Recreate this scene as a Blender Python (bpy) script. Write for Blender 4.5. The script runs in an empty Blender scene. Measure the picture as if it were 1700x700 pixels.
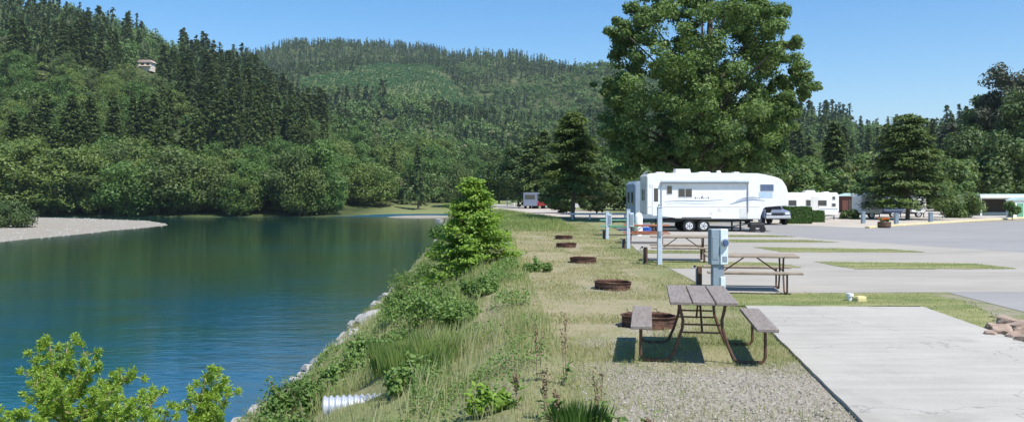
import bpy, bmesh, math, random
import numpy as np
from mathutils import Vector, Matrix
random.seed(7)
rng = np.random.default_rng(11)
S = bpy.context.scene
C = S.collection
F = 1415.0; HY = 322.0; CZ = 2.0
R = math.radians

# ---------------------------------------------------------------- camera, sky, sun
cam = bpy.data.cameras.new('camera'); co = bpy.data.objects.new('camera', cam); C.objects.link(co)
co.location = (0, 0, CZ); co.rotation_euler = (R(90), 0, 0)
cam.sensor_width = 36; cam.lens = 36*F/1700; cam.shift_y = -(350-HY)/1700
cam.clip_start = 0.1; cam.clip_end = 20000
S.camera = co
SUNV = Vector((0.42, -0.45, 1.0)).normalized()
el = math.asin(SUNV.z); az = math.atan2(SUNV.x, SUNV.y)
w = bpy.data.worlds.new('World'); S.world = w; w.use_nodes = True
nt = w.node_tree; bg = nt.nodes['Background']
sky = nt.nodes.new('ShaderNodeTexSky'); sky.sky_type = 'NISHITA'; sky.sun_disc = False
sky.sun_elevation = el; sky.sun_rotation = az; sky.air_density = 1.0; sky.dust_density = 0.1; sky.ozone_density = 3.5
hs = nt.nodes.new('ShaderNodeHueSaturation'); hs.inputs['Saturation'].default_value = 1.33
nt.links.new(sky.outputs[0], hs.inputs['Color']); nt.links.new(hs.outputs[0], bg.inputs[0]); bg.inputs[1].default_value = 0.125
sl = bpy.data.lights.new('sun', 'SUN'); sl.energy = 5.0; sl.angle = R(0.53); sl.color = (1, 0.96, 0.9)
so = bpy.data.objects.new('sun', sl); C.objects.link(so)
so.rotation_euler = SUNV.to_track_quat('Z', 'Y').to_euler()
S.view_settings.view_transform = 'Standard'; S.view_settings.look = 'None'
S.view_settings.exposure = 0.42; S.view_settings.gamma = 1

# ---------------------------------------------------------------- helpers
def tag(o, label=None, cat=None, group=None, kind=None):
    if label: o['label'] = label
    if cat: o['category'] = cat
    if group: o['group'] = group
    if kind: o['kind'] = kind
    return o
def empty(name, loc, rz=0, scale=1):
    o = bpy.data.objects.new(name, None); C.objects.link(o)
    o.location = loc; o.rotation_euler = (0, 0, rz); o.scale = (scale,)*3
    return o
def copy_tree(o, parent=None):
    c = o.copy(); C.objects.link(c); c.parent = parent
    for ch in o.children: copy_tree(ch, c)
    return c
def gx(px, d): return (px-850)/F*d
def W(px, py, z=0.0):
    d = (CZ-z)*F/(py-HY); return (gx(px, d), d, z)
def frac(a): return a-np.floor(a)
def vnoise(x, y, seed=0.0):
    x = np.asarray(x, float); y = np.asarray(y, float)
    ix = np.floor(x); iy = np.floor(y); fx = x-ix; fy = y-iy
    fx = fx*fx*(3-2*fx); fy = fy*fy*(3-2*fy)
    h = lambda a, b: frac(np.sin(a*127.1+b*311.7+seed*74.7)*43758.5453)
    return (h(ix, iy)*(1-fx)+h(ix+1, iy)*fx)*(1-fy)+(h(ix, iy+1)*(1-fx)+h(ix+1, iy+1)*fx)*fy
def fbm(x, y, seed=0, o=3):
    s = 0; a = 0.5; t = 0
    for i in range(o):
        s = s+a*vnoise(x*2**i, y*2**i, seed+i*3.1); t += a; a *= .5
    return s/t
def sstep(a, b, x):
    t = np.clip((x-a)/(b-a), 0, 1); return t*t*(3-2*t)

def mesh_np(name, V, Q, mats, midx=None, tint=None, parent=None, smooth=False, loc=None):
    V = np.asarray(V, np.float32); Q = np.asarray(Q, np.int32); k = Q.shape[1]
    me = bpy.data.meshes.new(name)
    me.vertices.add(len(V)); me.vertices.foreach_set('co', V.ravel())
    me.loops.add(Q.size); me.loops.foreach_set('vertex_index', Q.ravel())
    me.polygons.add(len(Q)); me.polygons.foreach_set('loop_start', np.arange(0, Q.size, k, dtype=np.int32))
    for m in (mats if isinstance(mats, (list, tuple)) else [mats]): me.materials.append(m)
    if midx is not None: me.polygons.foreach_set('material_index', np.asarray(midx, np.int32))
    me.polygons.foreach_set('use_smooth', np.full(len(Q), smooth, dtype=bool))
    if tint is not None:
        a = me.attributes.new('tint', 'FLOAT', 'FACE'); a.data.foreach_set('value', np.asarray(tint, np.float32))
    me.update(calc_edges=True); me.validate()
    o = bpy.data.objects.new(name, me); C.objects.link(o)
    if parent: o.parent = parent
    if loc is not None: o.location = loc
    return o

# ---------------------------------------------------------------- materials
class NT:
    def __init__(s, name):
        s.m = bpy.data.materials.new(name); s.m.use_nodes = True; s.t = s.m.node_tree
        s.b = s.t.nodes['Principled BSDF']; s.out = s.t.nodes['Material Output']
    def n(s, k, **kw):
        n = s.t.nodes.new(k)
        for a, b in kw.items():
            if a in n.inputs: n.inputs[a].default_value = b
            else: setattr(n, a, b)
        return n
    def l(s, a, b): s.t.links.new(a, b)
    def noise(s, scale, detail=4, rough=.6, coord=None, vec=None):
        n = s.n('ShaderNodeTexNoise'); n.inputs['Scale'].default_value = scale; n.inputs['Detail'].default_value = detail
        n.inputs['Roughness'].default_value = rough
        if coord is None: coord = s.pos()
        if vec:
            mp = s.n('ShaderNodeMapping'); mp.inputs['Scale'].default_value = vec; s.l(coord, mp.inputs[0]); coord = mp.outputs[0]
        s.l(coord, n.inputs['Vector']); return n.outputs['Fac']
    def pos(s): 
        return s.n('ShaderNodeNewGeometry').outputs['Position']
    def objc(s): return s.n('ShaderNodeTexCoord').outputs['Object']
    def ramp(s, fac, stops):
        r = s.n('ShaderNodeValToRGB'); e = r.color_ramp.elements
        while len(e) < len(stops): e.new(0.5)
        for i, (p, c) in enumerate(stops): e[i].position = p; e[i].color = (*c, 1) if len(c) == 3 else c
        s.l(fac, r.inputs[0]); return r.outputs[0]
    def mix(s, fac, a, b, mode='MIX'):
        m = s.n('ShaderNodeMix'); m.data_type = 'RGBA'; m.blend_type = mode
        for sock, v in ((m.inputs[0], fac), (m.inputs[6], a), (m.inputs[7], b)):
            if hasattr(v, 'links'): s.l(v, sock)
            elif isinstance(v, (int, float)): sock.default_value = v
            else: sock.default_value = (*v, 1)
        return m.outputs[2]
    def math(s, op, a, b=0.0, clamp=False):
        m = s.n('ShaderNodeMath'); m.operation = op; m.use_clamp = clamp
        for sock, v in ((m.inputs[0], a), (m.inputs[1], b)):
            if hasattr(v, 'links'): s.l(v, sock)
            else: sock.default_value = v
        return m.outputs[0]
    def attr(s, name):
        a = s.n('ShaderNodeAttribute'); a.attribute_name = name; return a
    def bump(s, h, strength, dist):
        b = s.n('ShaderNodeBump'); b.inputs['Strength'].default_value = strength; b.inputs['Distance'].default_value = dist
        s.l(h, b.inputs['Height']); s.l(b.outputs[0], s.b.inputs['Normal'])
    def set(s, col=None, rough=.7, metal=0, spec=.4):
        if col is not None:
            if hasattr(col, 'links'): s.l(col, s.b.inputs['Base Color'])
            else: s.b.inputs['Base Color'].default_value = (*col, 1)
        s.b.inputs['Roughness'].default_value = rough; s.b.inputs['Metallic'].default_value = metal
        s.b.inputs['Specular IOR Level'].default_value = spec
        return s

def paint(name, col, rough=.5, var=.12, scale=3, metal=0, bump=0, bscale=60, dirt=None, spec=.4):
    s = NT(name); f = s.noise(scale, 6, .65, s.objc())
    lo = tuple(c*(1-var) for c in col); hi = tuple(min(1, c*(1+var)) for c in col)
    c = s.ramp(f, [(.3, lo), (.7, hi)])
    if dirt:
        d = s.ramp(s.noise(scale*2.3, 8, .7, s.objc()), [(.5, (0, 0, 0)), (.72, (1, 1, 1))]); c = s.mix(d, c, dirt)
    s.set(c, rough, metal, spec)
    if bump: s.bump(s.noise(bscale, 4, .6, s.objc()), bump, .01)
    return s.m
def leafmat(name, stops, trans=.3, rough=.55, patch=None):
    s = NT(name)
    t = s.attr('tint').outputs['Fac']
    oi = s.n('ShaderNodeObjectInfo').outputs['Random']
    f = s.math('ADD', s.math('MULTIPLY', t, .75), s.math('MULTIPLY', oi, .25))
    c = s.ramp(f, stops)
    if patch:
        pf = s.ramp(s.noise(patch[0], 3), [(.42, (0, 0, 0)), (.62, (1, 1, 1))]); c = s.mix(pf, c, s.mix(1.0, c, patch[1], 'MULTIPLY'))
    s.set(c, rough, 0, .3)
    tr = s.n('ShaderNodeBsdfTranslucent'); s.l(s.mix(1.0, c, (1.0, 1.05, .5), 'MULTIPLY'), tr.inputs[0])
    mx = s.n('ShaderNodeMixShader'); mx.inputs[0].default_value = trans
    s.l(s.b.outputs[0], mx.inputs[1]); s.l(tr.outputs[0], mx.inputs[2]); s.l(mx.outputs[0], s.out.inputs[0])
    return s.m
def lm(name, a, b, trans=.3, **k): return leafmat(name, [(0, a), (.5, tuple((x+y)/2*.95 for x, y in zip(a, b))), (1, b)], trans, **k)
M = {}
M['conif'] = lm('conifer_needles', (.052, .09, .026), (.13, .18, .048), .2)
M['conif_far'] = lm('far_conifer_needles', (.065, .105, .036), (.12, .17, .055), .2)
M['broad'] = lm('riverside_leaves', (.065, .125, .03), (.14, .24, .055), .3)
M['broad2'] = lm('yellow_green_leaves', (.10, .15, .03), (.20, .27, .07), .3)
M['broad3'] = lm('dull_olive_leaves', (.075, .12, .035), (.15, .20, .06), .28)
M['snag'] = lm('dry_tan_twigs', (.20, .17, .10), (.36, .31, .20), .1)
M['broad_hill'] = leafmat('hill_leaves', [(0, (.06, .12, .035)), (.45, (.12, .20, .055)), (.75, (.19, .24, .08)), (1, (.32, .28, .15))], .3)
M['young'] = lm('young_plantation', (.11, .23, .10), (.16, .30, .12), .35)
M['cotton'] = lm('cottonwood_leaves', (.065, .12, .03), (.20, .29, .08), .33)
M['darkleaf'] = lm('dark_leaves', (.055, .095, .034), (.13, .19, .055), .27)
M['greyleaf'] = lm('grey_green_leaves', (.06, .075, .05), (.13, .145, .09), .2)
M['brightfir'] = lm('bright_fir_needles', (.13, .23, .035), (.30, .45, .07), .42)
M['pine'] = lm('yellow_green_needles', (.20, .33, .04), (.46, .60, .12), .45)
M['fir'] = lm('fir_needles', (.08, .125, .03), (.20, .27, .07), .3)
M['fir2'] = lm('cedar_needles', (.06, .10, .03), (.17, .235, .065), .28)
M['bramble'] = lm('bramble_leaves', (.085, .16, .035), (.24, .36, .10), .38)
M['grasstall'] = leafmat('tall_grass', [(0, (.14, .22, .05)), (.35, (.27, .34, .11)), (.65, (.44, .44, .22)), (1, (.58, .52, .34))], .4)
M['grassshort'] = leafmat('short_grass', [(0, (.14, .20, .05)), (.4, (.29, .32, .12)), (.7, (.44, .41, .21)), (1, (.55, .48, .31))], .35)
M['seed'] = paint('seed_heads', (.20, .13, .08), .8)
M['hedge'] = lm('hedge_leaves', (.035, .09, .015), (.09, .17, .03), .2)
M['bark'] = paint('bark', (.12, .095, .07), .9, .35, 4, bump=.5, bscale=12)
M['barkpale'] = paint('pale_bark', (.28, .24, .19), .9, .3, 4)
M['twig'] = paint('twig_bark', (.30, .22, .14), .85, .25, 9)
M['white'] = paint('white_trailer_paint', (.82, .82, .80), .35, .05, 1.5, dirt=(.74, .73, .70))
M['offwhite'] = paint('offwhite_paint', (.70, .69, .65), .45, .06)
M['roofwhite'] = paint('white_rubber_roof', (.72, .72, .70), .6, .08)
M['glass'] = paint('dark_window_glass', (.03, .035, .045), .08, .2, spec=.8)
M['glassblue'] = paint('blue_window_glass', (.05, .10, .22), .08, .2, spec=.8)
M['awning'] = paint('grey_awning_fabric', (.33, .38, .42), .7)
M['decal'] = paint('grey_blue_decal', (.28, .33, .42), .4)
M['decalpale'] = paint('pale_blue_decal', (.45, .58, .70), .4)
M['decaldark'] = paint('dark_blue_decal', (.03, .05, .12), .4)
M['tyre'] = paint('tyre_rubber', (.02, .02, .02), .85)
M['black'] = paint('black_metal', (.025, .025, .028), .6)
M['chrome'] = paint('wheel_rim', (.75, .75, .76), .35, .05, metal=.3)
M['alu'] = paint('bare_aluminium', (.5, .5, .5), .4, .05, metal=.6)
M['bluegrey'] = paint('blue_grey_shade_siding', (.30, .38, .46), .6)  # shade on the rear wall put into the siding colour
M['darkside'] = paint('dark_blue_car_paint', (.03, .05, .13), .25, .05, spec=.7)
M['carred'] = paint('red_car_paint', (.35, .02, .03), .3, .05, spec=.7)
M['carsilver'] = paint('silver_car_paint', (.20, .23, .30), .3, .05)
M['pedestal'] = paint('grey_blue_pedestal_paint', (.22, .28, .33), .5, .12, 5, dirt=(.20, .24, .26))
M['pedpale'] = paint('pale_meter_housing', (.62, .70, .71), .45, .1, 5)
M['postpaint'] = paint('pale_blue_post_paint', (.50, .58, .65), .55, .1, 4, dirt=(.38, .42, .45))
M['frame'] = paint('rusty_brown_frame', (.095, .05, .033), .6, .3, 14, dirt=(.26, .12, .06))
M['tan'] = paint('tan_wood', (.30, .24, .18), .8, .2, 6)
M['redwood'] = paint('red_brown_wood', (.33, .12, .055), .75, .25, 6)
M['greenpaint'] = paint('dark_green_paint', (.03, .10, .06), .6, .2)
M['greenpale'] = paint('pale_green_paint', (.16, .36, .22), .6, .2)
M['wood_post'] = paint('weathered_post', (.11, .07, .045), .85, .3, 12, dirt=(.24, .13, .08))
M['bluetarp'] = paint('blue_plastic', (.03, .10, .42), .45)
M['yellowkerb'] = paint('faded_yellow_kerb', (.62, .52, .30), .8, .15, 4)
M['rock'] = paint('pinkish_rock', (.34, .25, .19), .9, .35, 5, bump=.6, bscale=20)
M['greyrock'] = paint('grey_river_rock', (.34, .33, .31), .9, .3, 5, bump=.6, bscale=20)
M['house'] = paint('tan_house_wall', (.78, .68, .58), .8, .1)
M['roof_br'] = paint('pale_roof', (.50, .38, .33), .8, .1)
M['mint'] = paint('pale_mint_roof', (.45, .60, .56), .6, .1)
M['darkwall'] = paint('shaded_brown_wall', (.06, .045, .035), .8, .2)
M['galv'] = paint('galvanised_steel', (.50, .53, .58), .4, .15, 6, metal=.35, dirt=(.42, .42, .42))
M['orange'] = paint('orange_petals', (.65, .18, .03), .6, .4, 12)
M['yellowbox'] = paint('yellow_plastic', (.62, .52, .25), .6)
M['barrel'] = paint('planter_staves', (.15, .09, .05), .8, .3, 10)

# picnic plank wood: grey-brown grain lengthwise
s = NT('weathered_plank'); g = s.noise(3, 8, .7, s.objc(), (14, .9, 14)); g2 = s.noise(40, 3, .6, s.objc(), (1, .25, 1))
c = s.ramp(g, [(.25, (.13, .105, .09)), (.55, (.235, .20, .175)), (.8, (.33, .29, .26))]); c = s.mix(.25, c, s.ramp(g2, [(.3, (.08, .06, .05)), (.7, (.4, .36, .33))]))
s.set(c, .8); s.bump(g, .4, .006); M['plank'] = s.m
# rusty steel
s = NT('rusty_steel'); g = s.noise(9, 8, .75, s.objc()); c = s.ramp(g, [(.3, (.025, .016, .012)), (.52, (.10, .048, .032)), (.78, (.24, .12, .075))]); s.set(c, .9); s.bump(g, .5, .01); M['rust'] = s.m
s = NT('fire_ash'); s.set(s.ramp(s.noise(14, 6), [(.3, (.05, .045, .04)), (.7, (.22, .2, .18))]), .95); M['ash'] = s.m
# concrete
s = NT('pale_concrete'); n1 = s.noise(.55, 6, .6, vec=(1, .5, 1)); n2 = s.noise(1.4, 6, .65, vec=(.35, 2.6, 1)); n3 = s.noise(45, 3, .7)
c = s.ramp(n1, [(.3, (.32, .30, .255)), (.7, (.42, .395, .34))]); c = s.mix(s.ramp(n2, [(.45, (0, 0, 0)), (.7, (.45, .45, .45))]), c, (.52, .49, .43)); c = s.mix(.12, c, s.ramp(n3, [(.3, (.2, .2, .19)), (.7, (.7, .68, .65))]))
st = s.ramp(s.noise(.8, 9, .75), [(.52, (0, 0, 0)), (.70, (.6, .6, .6))]); c = s.mix(st, c, (.34, .32, .28))
vc = s.n('ShaderNodeTexVoronoi'); vc.feature = 'DISTANCE_TO_EDGE'; vc.inputs['Scale'].default_value = .33
va = s.n('ShaderNodeVectorMath'); va.operation = 'ADD'; ns = s.n('ShaderNodeTexNoise'); ns.inputs['Scale'].default_value = 1.5; ns.inputs['Detail'].default_value = 8; s.l(s.pos(), ns.inputs['Vector']); s.l(s.pos(), va.inputs[0]); s.l(ns.outputs['Color'], va.inputs[1]); s.l(va.outputs[0], vc.inputs['Vector'])
ck = s.ramp(vc.outputs['Distance'], [(0, (.55, .55, .55)), (.0035, (0, 0, 0))]); c = s.mix(ck, c, (.13, .12, .10))
oil = s.ramp(s.noise(.42, 5, .6), [(.58, (0, 0, 0)), (.68, (.35, .35, .35))]); c = s.mix(oil, c, (.20, .18, .15))
s.set(c, .85); s.bump(n3, .15, .004); M['concrete'] = s.m
s = NT('worn_lot_concrete'); n1 = s.noise(.18, 6, .65, vec=(1, 2.5, 1)); n2 = s.noise(1.2, 6, .7, vec=(.3, 2, 1))
c = s.ramp(n1, [(.3, (.29, .265, .225)), (.7, (.385, .355, .305))]); c = s.mix(s.ramp(n2, [(.5, (0, 0, 0)), (.72, (.5, .5, .5))]), c, (.45, .415, .355)); s.set(c, .88); s.bump(s.noise(30, 3), .1, .004); M['lot'] = s.m
s = NT('worn_asphalt'); n1 = s.noise(.12, 6, .6, vec=(1, 3, 1)); n2 = s.noise(60, 3, .7)
c = s.ramp(n1, [(.3, (.235, .225, .21)), (.7, (.31, .295, .275))]); c = s.mix(.2, c, s.ramp(n2, [(.3, (.12, .12, .12)), (.7, (.42, .42, .43))])); s.set(c, .85); s.bump(n2, .15, .004); M['asphalt'] = s.m
s = NT('dusty_gravel_road'); s.set(s.ramp(s.noise(.3, 6, .6), [(.3, (.38, .33, .27)), (.7, (.50, .45, .38))]), .9); M['dirtroad'] = s.m

# terrain: vertex masks (r: gravel, g: dry grass, b: forest floor, a unused)
s = NT('terrain_cover'); at_ = s.attr('cover'); sp = s.n('ShaderNodeSeparateColor'); s.l(at_.outputs['Color'], sp.inputs[0])
fine = s.noise(22, 5, .7); mid = s.noise(1.7, 6, .65); big = s.noise(.35, 4, .6)
grass = s.ramp(fine, [(.3, (.10, .13, .045)), (.7, (.23, .25, .10))]); grass = s.mix(s.ramp(mid, [(.4, (0, 0, 0)), (.65, (.6, .6, .6))]), grass, (.22, .22, .10))
dry = s.ramp(fine, [(.3, (.21, .175, .10)), (.7, (.38, .33, .21))]); dry = s.mix(s.ramp(mid, [(.45, (0, 0, 0)), (.7, (.5, .5, .5))]), dry, (.16, .19, .07))
vo = s.n('ShaderNodeTexVoronoi'); vo.inputs['Scale'].default_value = 48; s.l(s.pos(), vo.inputs['Vector'])
gr = s.ramp(vo.outputs['Color'], [(.15, (.14, .12, .09)), (.5, (.29, .26, .21)), (.9, (.46, .425, .355))])
gr = s.mix(.5, gr, s.ramp(fine, [(.3, (.19, .16, .12)), (.7, (.40, .365, .30))]))
forest = s.ramp(s.noise(.06, 6, .7), [(.35, (.03, .045, .015)), (.6, (.075, .095, .03)), (.75, (.19, .16, .08))])
def gate(ch, soft=.18):
    v = s.math('ADD', sp.outputs[ch], s.math('MULTIPLY', s.math('SUBTRACT', mid, .5), .9)); return s.ramp(v, [(.5-soft, (0, 0, 0)), (.5+soft, (1, 1, 1))])
c = s.mix(gate(1), grass, dry); c = s.mix(sp.outputs[2], c, forest); c = s.mix(gate(0), c, gr)
s.set(c, .95, 0, .2); s.bump(fine, .6, .03); M['terrain'] = s.m

# water
s = NT('river_water'); n1 = s.noise(.045, 5, .65, vec=(1, .8, 1)); n2 = s.noise(.22, 5, .7, vec=(.3, 1.5, 1))
f = s.math('ADD', s.math('MULTIPLY', n1, .75), s.math('MULTIPLY', n2, .25))
sx = s.n('ShaderNodeSeparateXYZ'); s.l(s.pos(), sx.inputs[0])
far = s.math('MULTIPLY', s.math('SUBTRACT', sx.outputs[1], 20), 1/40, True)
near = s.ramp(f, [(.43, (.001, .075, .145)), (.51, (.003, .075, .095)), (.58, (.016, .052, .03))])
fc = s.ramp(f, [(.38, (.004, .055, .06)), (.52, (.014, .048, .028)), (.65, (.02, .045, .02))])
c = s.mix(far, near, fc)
# shallow water over stones along the right bank
sh = s.math('MULTIPLY', s.math('ADD', sx.outputs[0], 12.5), 1/6.0, True)
sh = s.math('MULTIPLY', sh, s.math('MULTIPLY', s.math('SUBTRACT', 70, sx.outputs[1]), 1/30, True)); 
shn = s.math('MULTIPLY', sh, s.ramp(s.noise(.7, 5, .7, vec=(.5, 1, 1)), [(.35, (0, 0, 0)), (.7, (1, 1, 1))]))
c = s.mix(shn, c, (.05, .065, .035))
rf = s.math('MULTIPLY', s.math('SUBTRACT', sx.outputs[1], 200), .1, True); c = s.mix(rf, c, (.012, .075, .12)); s.set(c, .06, 0, .5); s.l(s.math('ADD', .06, s.math('MULTIPLY', rf, .25)), s.b.inputs['Roughness']); s.b.inputs['IOR'].default_value = 1.33  # far riffle: blue sky reflection put into the base colour
h = s.math('MULTIPLY', s.math('ADD', 1.0, s.math('MULTIPLY', s.math('MULTIPLY', s.math('SUBTRACT', sx.outputs[1], 196), .05, True), 9.0)), s.math('ADD', s.math('MULTIPLY', s.noise(3.2, 4, .6, vec=(.55, 1, 1)), .5), s.noise(.8, 3, .6, vec=(.45, 1, 1))))
s.bump(h, .6, .034); M['water'] = s.m

# ---------------------------------------------------------------- numpy plant generators
def norm(a): return a/np.maximum(np.linalg.norm(a, axis=1, keepdims=True), 1e-9)
def quads(P, Nn, T, L, Wd):
    """leaf-shaped quads at P facing Nn with long axis T"""
    T = norm(T-Nn*np.sum(T*Nn, 1, keepdims=True)); B = np.cross(Nn, T)
    L = np.reshape(L, (-1, 1)); Wd = np.reshape(Wd, (-1, 1))
    V = np.stack([P-T*L, P+B*Wd, P+T*L, P-B*Wd], 1).reshape(-1, 3)
    return V, np.arange(len(P)*4).reshape(-1, 4)
class Acc:
    def __init__(s): s.V = []; s.Q = []; s.m = []; s.t = []; s.n = 0
    def add(s, V, Q, m=0, t=None):
        s.V.append(V); s.Q.append(Q+s.n); s.n += len(V); s.m.append(np.full(len(Q), m)); s.t.append(rng.random(len(Q)) if t is None else np.broadcast_to(t, (len(Q),)))
    def data(s): return np.concatenate(s.V), np.concatenate(s.Q), np.concatenate(s.m), np.concatenate(s.t)
    def obj(s, name, mats, parent=None, loc=None, smooth=False):
        V, Q, m, t = s.data(); return mesh_np(name, V, Q, mats, m, t, parent, smooth, loc)
def tube_np(pts, rad, seg=8):
    pts = np.asarray(pts, float); n = len(pts); rad = np.broadcast_to(rad, (n,))
    T = norm(np.gradient(pts, axis=0)); up = np.tile(np.array([0.31, .95, .05]), (n, 1))
    A = norm(np.cross(T, up)); B = np.cross(T, A)
    a = np.arange(seg)/seg*2*np.pi
    V = pts[:, None]+rad[:, None, None]*(np.cos(a)[None, :, None]*A[:, None]+np.sin(a)[None, :, None]*B[:, None])
    i = np.arange(n-1)[:, None]*seg; j = np.arange(seg)[None]; k = (j+1) % seg
    Q = np.stack([i+j, i+k, i+seg+k, i+seg+j], -1).reshape(-1, 4)
    return V.reshape(-1, 3), Q
def conifer(acc, h, Rr, nb, per, ls, base=.08, p=.85, up=.15, droop=.35, m=0, mt=1, trunk=True, flat=.45, ragged=.3, tr=None, off=(0, 0, 0), tn=None, core=False):
    t = base+(1-base)*rng.random(nb)**.9; az = rng.random(nb)*2*np.pi
    L = Rr*np.maximum((1-t), 0)**p*(1-ragged*rng.random(nb))+.02*h
    q = np.repeat(np.arange(nb), per); k = len(q); ss = .12+.9*rng.random(k)**.7
    Lq = L[q]; a = az[q]+rng.normal(0, .10, k)+rng.normal(0, .12, k)*(1-ss)
    P = np.stack([np.cos(a)*Lq*ss, np.sin(a)*Lq*ss, t[q]*h+Lq*(up*ss-droop*ss**2)+rng.normal(0, .02, k)*Rr], 1)
    P[:, :2] += rng.normal(0, .05, (k, 2))*Rr
    N = norm(np.stack([np.cos(a)*.35, np.sin(a)*.35, np.ones(k)], 1)+rng.normal(0, flat, (k, 3)))
    T = np.stack([np.cos(a), np.sin(a), up-2*droop*ss], 1)+rng.normal(0, .4, (k, 3))
    sz = ls*(.6+.8*rng.random(k)); V, Q = quads(P, N, T, sz, sz*.5)
    tt = (rng.random(nb)[q]*.5+rng.random(k)*.5) if tn is None else np.clip(tn+rng.normal(0, .12, k), 0, 1)
    acc.add(V+off, Q, m, tt)
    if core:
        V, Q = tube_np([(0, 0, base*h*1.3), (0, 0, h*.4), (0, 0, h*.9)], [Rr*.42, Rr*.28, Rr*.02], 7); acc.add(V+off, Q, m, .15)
    if trunk:
        r0 = (tr or h*.018)*1.25; V, Q = tube_np([(0, 0, -.3), (0, 0, h*.3), (0.01*h, 0, h*.65), (0, 0, h*.97)], [r0, r0*.75, r0*.4, r0*.08], 6); acc.add(V+off, Q, mt)
def clumps(acc, cs, rs, per, ls, m=0, squash=.8, tn=None, hollow=.55, off=(0, 0, 0)):
    cs = np.asarray(cs); rs = np.asarray(rs); n = len(cs); q = np.repeat(np.arange(n), per); k = len(q)
    D = norm(rng.normal(0, 1, (k, 3))); rr = (hollow+(1.08-hollow)*rng.random(k)**.6)
    D2 = D*np.array([1, 1, squash]); wob = 1+.25*np.sin(D[:, 0]*5+q)*np.cos(D[:, 1]*6+q*2)
    P = cs[q]+D2*(rs[q]*rr*wob)[:, None]
    N = norm(D+np.array([0, 0, .35])+rng.normal(0, .55, (k, 3))); T = rng.normal(0, 1, (k, 3))
    sz = ls*(.6+.8*rng.random(k)); V, Q = quads(P, N, T, sz, sz*.62)
    ct = rng.random(n) if tn is None else np.full(n, tn)
    acc.add(V+off, Q, m, np.clip(ct[q]*.55+rng.random(k)*.45, 0, 1))
def crown_centres(n, h, Rr, lo=.25, top=1.0, pinch=.0):
    out = []; rs = []
    while len(out) < n:
        D = rng.normal(0, 1, 3); D /= np.linalg.norm(D); r = .35+.65*rng.random()**.5
        z = (lo+(top-lo)/2)*h+D[2]*r*(top-lo)/2*h*.92
        f = (z/h-lo)/(top-lo); k = Rr*(1-pinch*max(f-.35, 0))
        out.append((D[0]*r*k*.85, D[1]*r*k*.85, z)); rs.append(Rr*(.22+.14*rng.random()))
    return np.array(out), np.array(rs)
def broadleaf(acc, h, Rr, nc, per, ls, lo=.18, m=0, mt=1, trunk=True, pinch=.3, tn=None, off=(0, 0, 0)):
    cs, rs = crown_centres(nc, h, Rr, lo, .95, pinch); clumps(acc, cs, rs*(.9 if nc > 12 else 1.5), per, ls, m, tn=tn, off=off)
    if trunk:
        r0 = h*.022; V, Q = tube_np([(0, 0, -.5), (.01*h, 0, h*.3), (0, .02*h, h*.75)], [r0, r0*.8, r0*.25], 6); acc.add(V+off, Q, mt)

# ---------------------------------------------------------------- terrain height
cols = [
 (-700, [(205, -3.4), (235, 1), (500, 130), (800, 200), (1500, 230), (3500, 200)]),
 (-100, [(205, -3.4), (235, 1), (300, 24), (550, 132), (800, 150), (1500, 200), (3500, 180)]),
 (0, [(205, -3.4), (235, 1), (300, 24), (550, 124), (800, 120), (1500, 200), (3500, 160)]),
 (100, [(205, -3.4), (235, 1), (300, 22), (560, 121), (800, 100), (1400, 190), (3500, 150)]),
 (200, [(205, -3.4), (235, 1), (300, 22), (580, 112), (800, 85), (1400, 200), (3500, 150)]),
 (300, [(205, -3.4), (235, 1), (300, 20), (600, 97), (800, 75), (1400, 205), (3500, 150)]),
 (400, [(205, -3.4), (235, 1), (300, 17), (580, 80), (760, 70), (1000, 125), (1400, 228), (3500, 150)]),
 (500, [(205, -3.4), (240, 0), (300, 12), (480, 44), (620, 44), (1000, 143), (1120, 148), (1400, 248), (3500, 150)]),
 (600, [(238, -3.4), (262, -1), (310, 5), (430, 28), (560, 34), (1050, 160), (1150, 166), (1450, 258), (3500, 150)]),
 (700, [(238, -3.4), (262, -1), (310, 1), (380, 15), (520, 26), (1050, 158), (1150, 165), (1400, 241), (3500, 150)]),
 (800, [(238, -3.4), (262, -1), (320, 0), (370, 7), (500, 20), (1000, 120), (1300, 212), (3500, 150)]),
 (900, [(225, -1.5), (240, -.5), (320, 0), (450, 10), (900, 100), (1250, 194), (3500, 140)]),
 (1000, [(225, 0), (300, 0), (450, 14), (800, 85), (1150, 172), (3500, 140)]),
 (1150, [(225, 0), (280, 0), (450, 20), (700, 70), (1000, 122), (3500, 120)]),
 (1330, [(150, 0), (250, 2), (400, 22), (700, 60), (1000, 50), (3500, 90)]),
 (1450, [(150, 0), (250, 2), (400, 18), (620, 44), (1000, 40), (3500, 80)]),
 (1550, [(150, 0), (250, 4), (400, 22), (520, 36), (1000, 40), (3500, 80)]),
 (1700, [(140, 0), (220, 4), (450, 32), (1000, 50), (3500, 80)]),
 (2400, [(140, 0), (220, 6), (400, 36), (1000, 60), (3500, 80)])]
DG = np.array([0, 100, 140, 150, 180, 205, 215, 225, 235, 250, 270, 300, 320, 350, 380, 420, 460, 500, 540, 580, 620, 680, 740, 800, 870, 940, 1000, 1050, 1100, 1150, 1200, 1250, 1300, 1350, 1400, 1450, 1550, 1800, 2500, 3500, 9000.])
CP = np.array([c[0] for c in cols], float); CZT = np.array([np.interp(DG, [p[0] for p in c[1]], [p[1] for p in c[1]]) for c in cols])
DGI = np.arange(len(DG))
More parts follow.
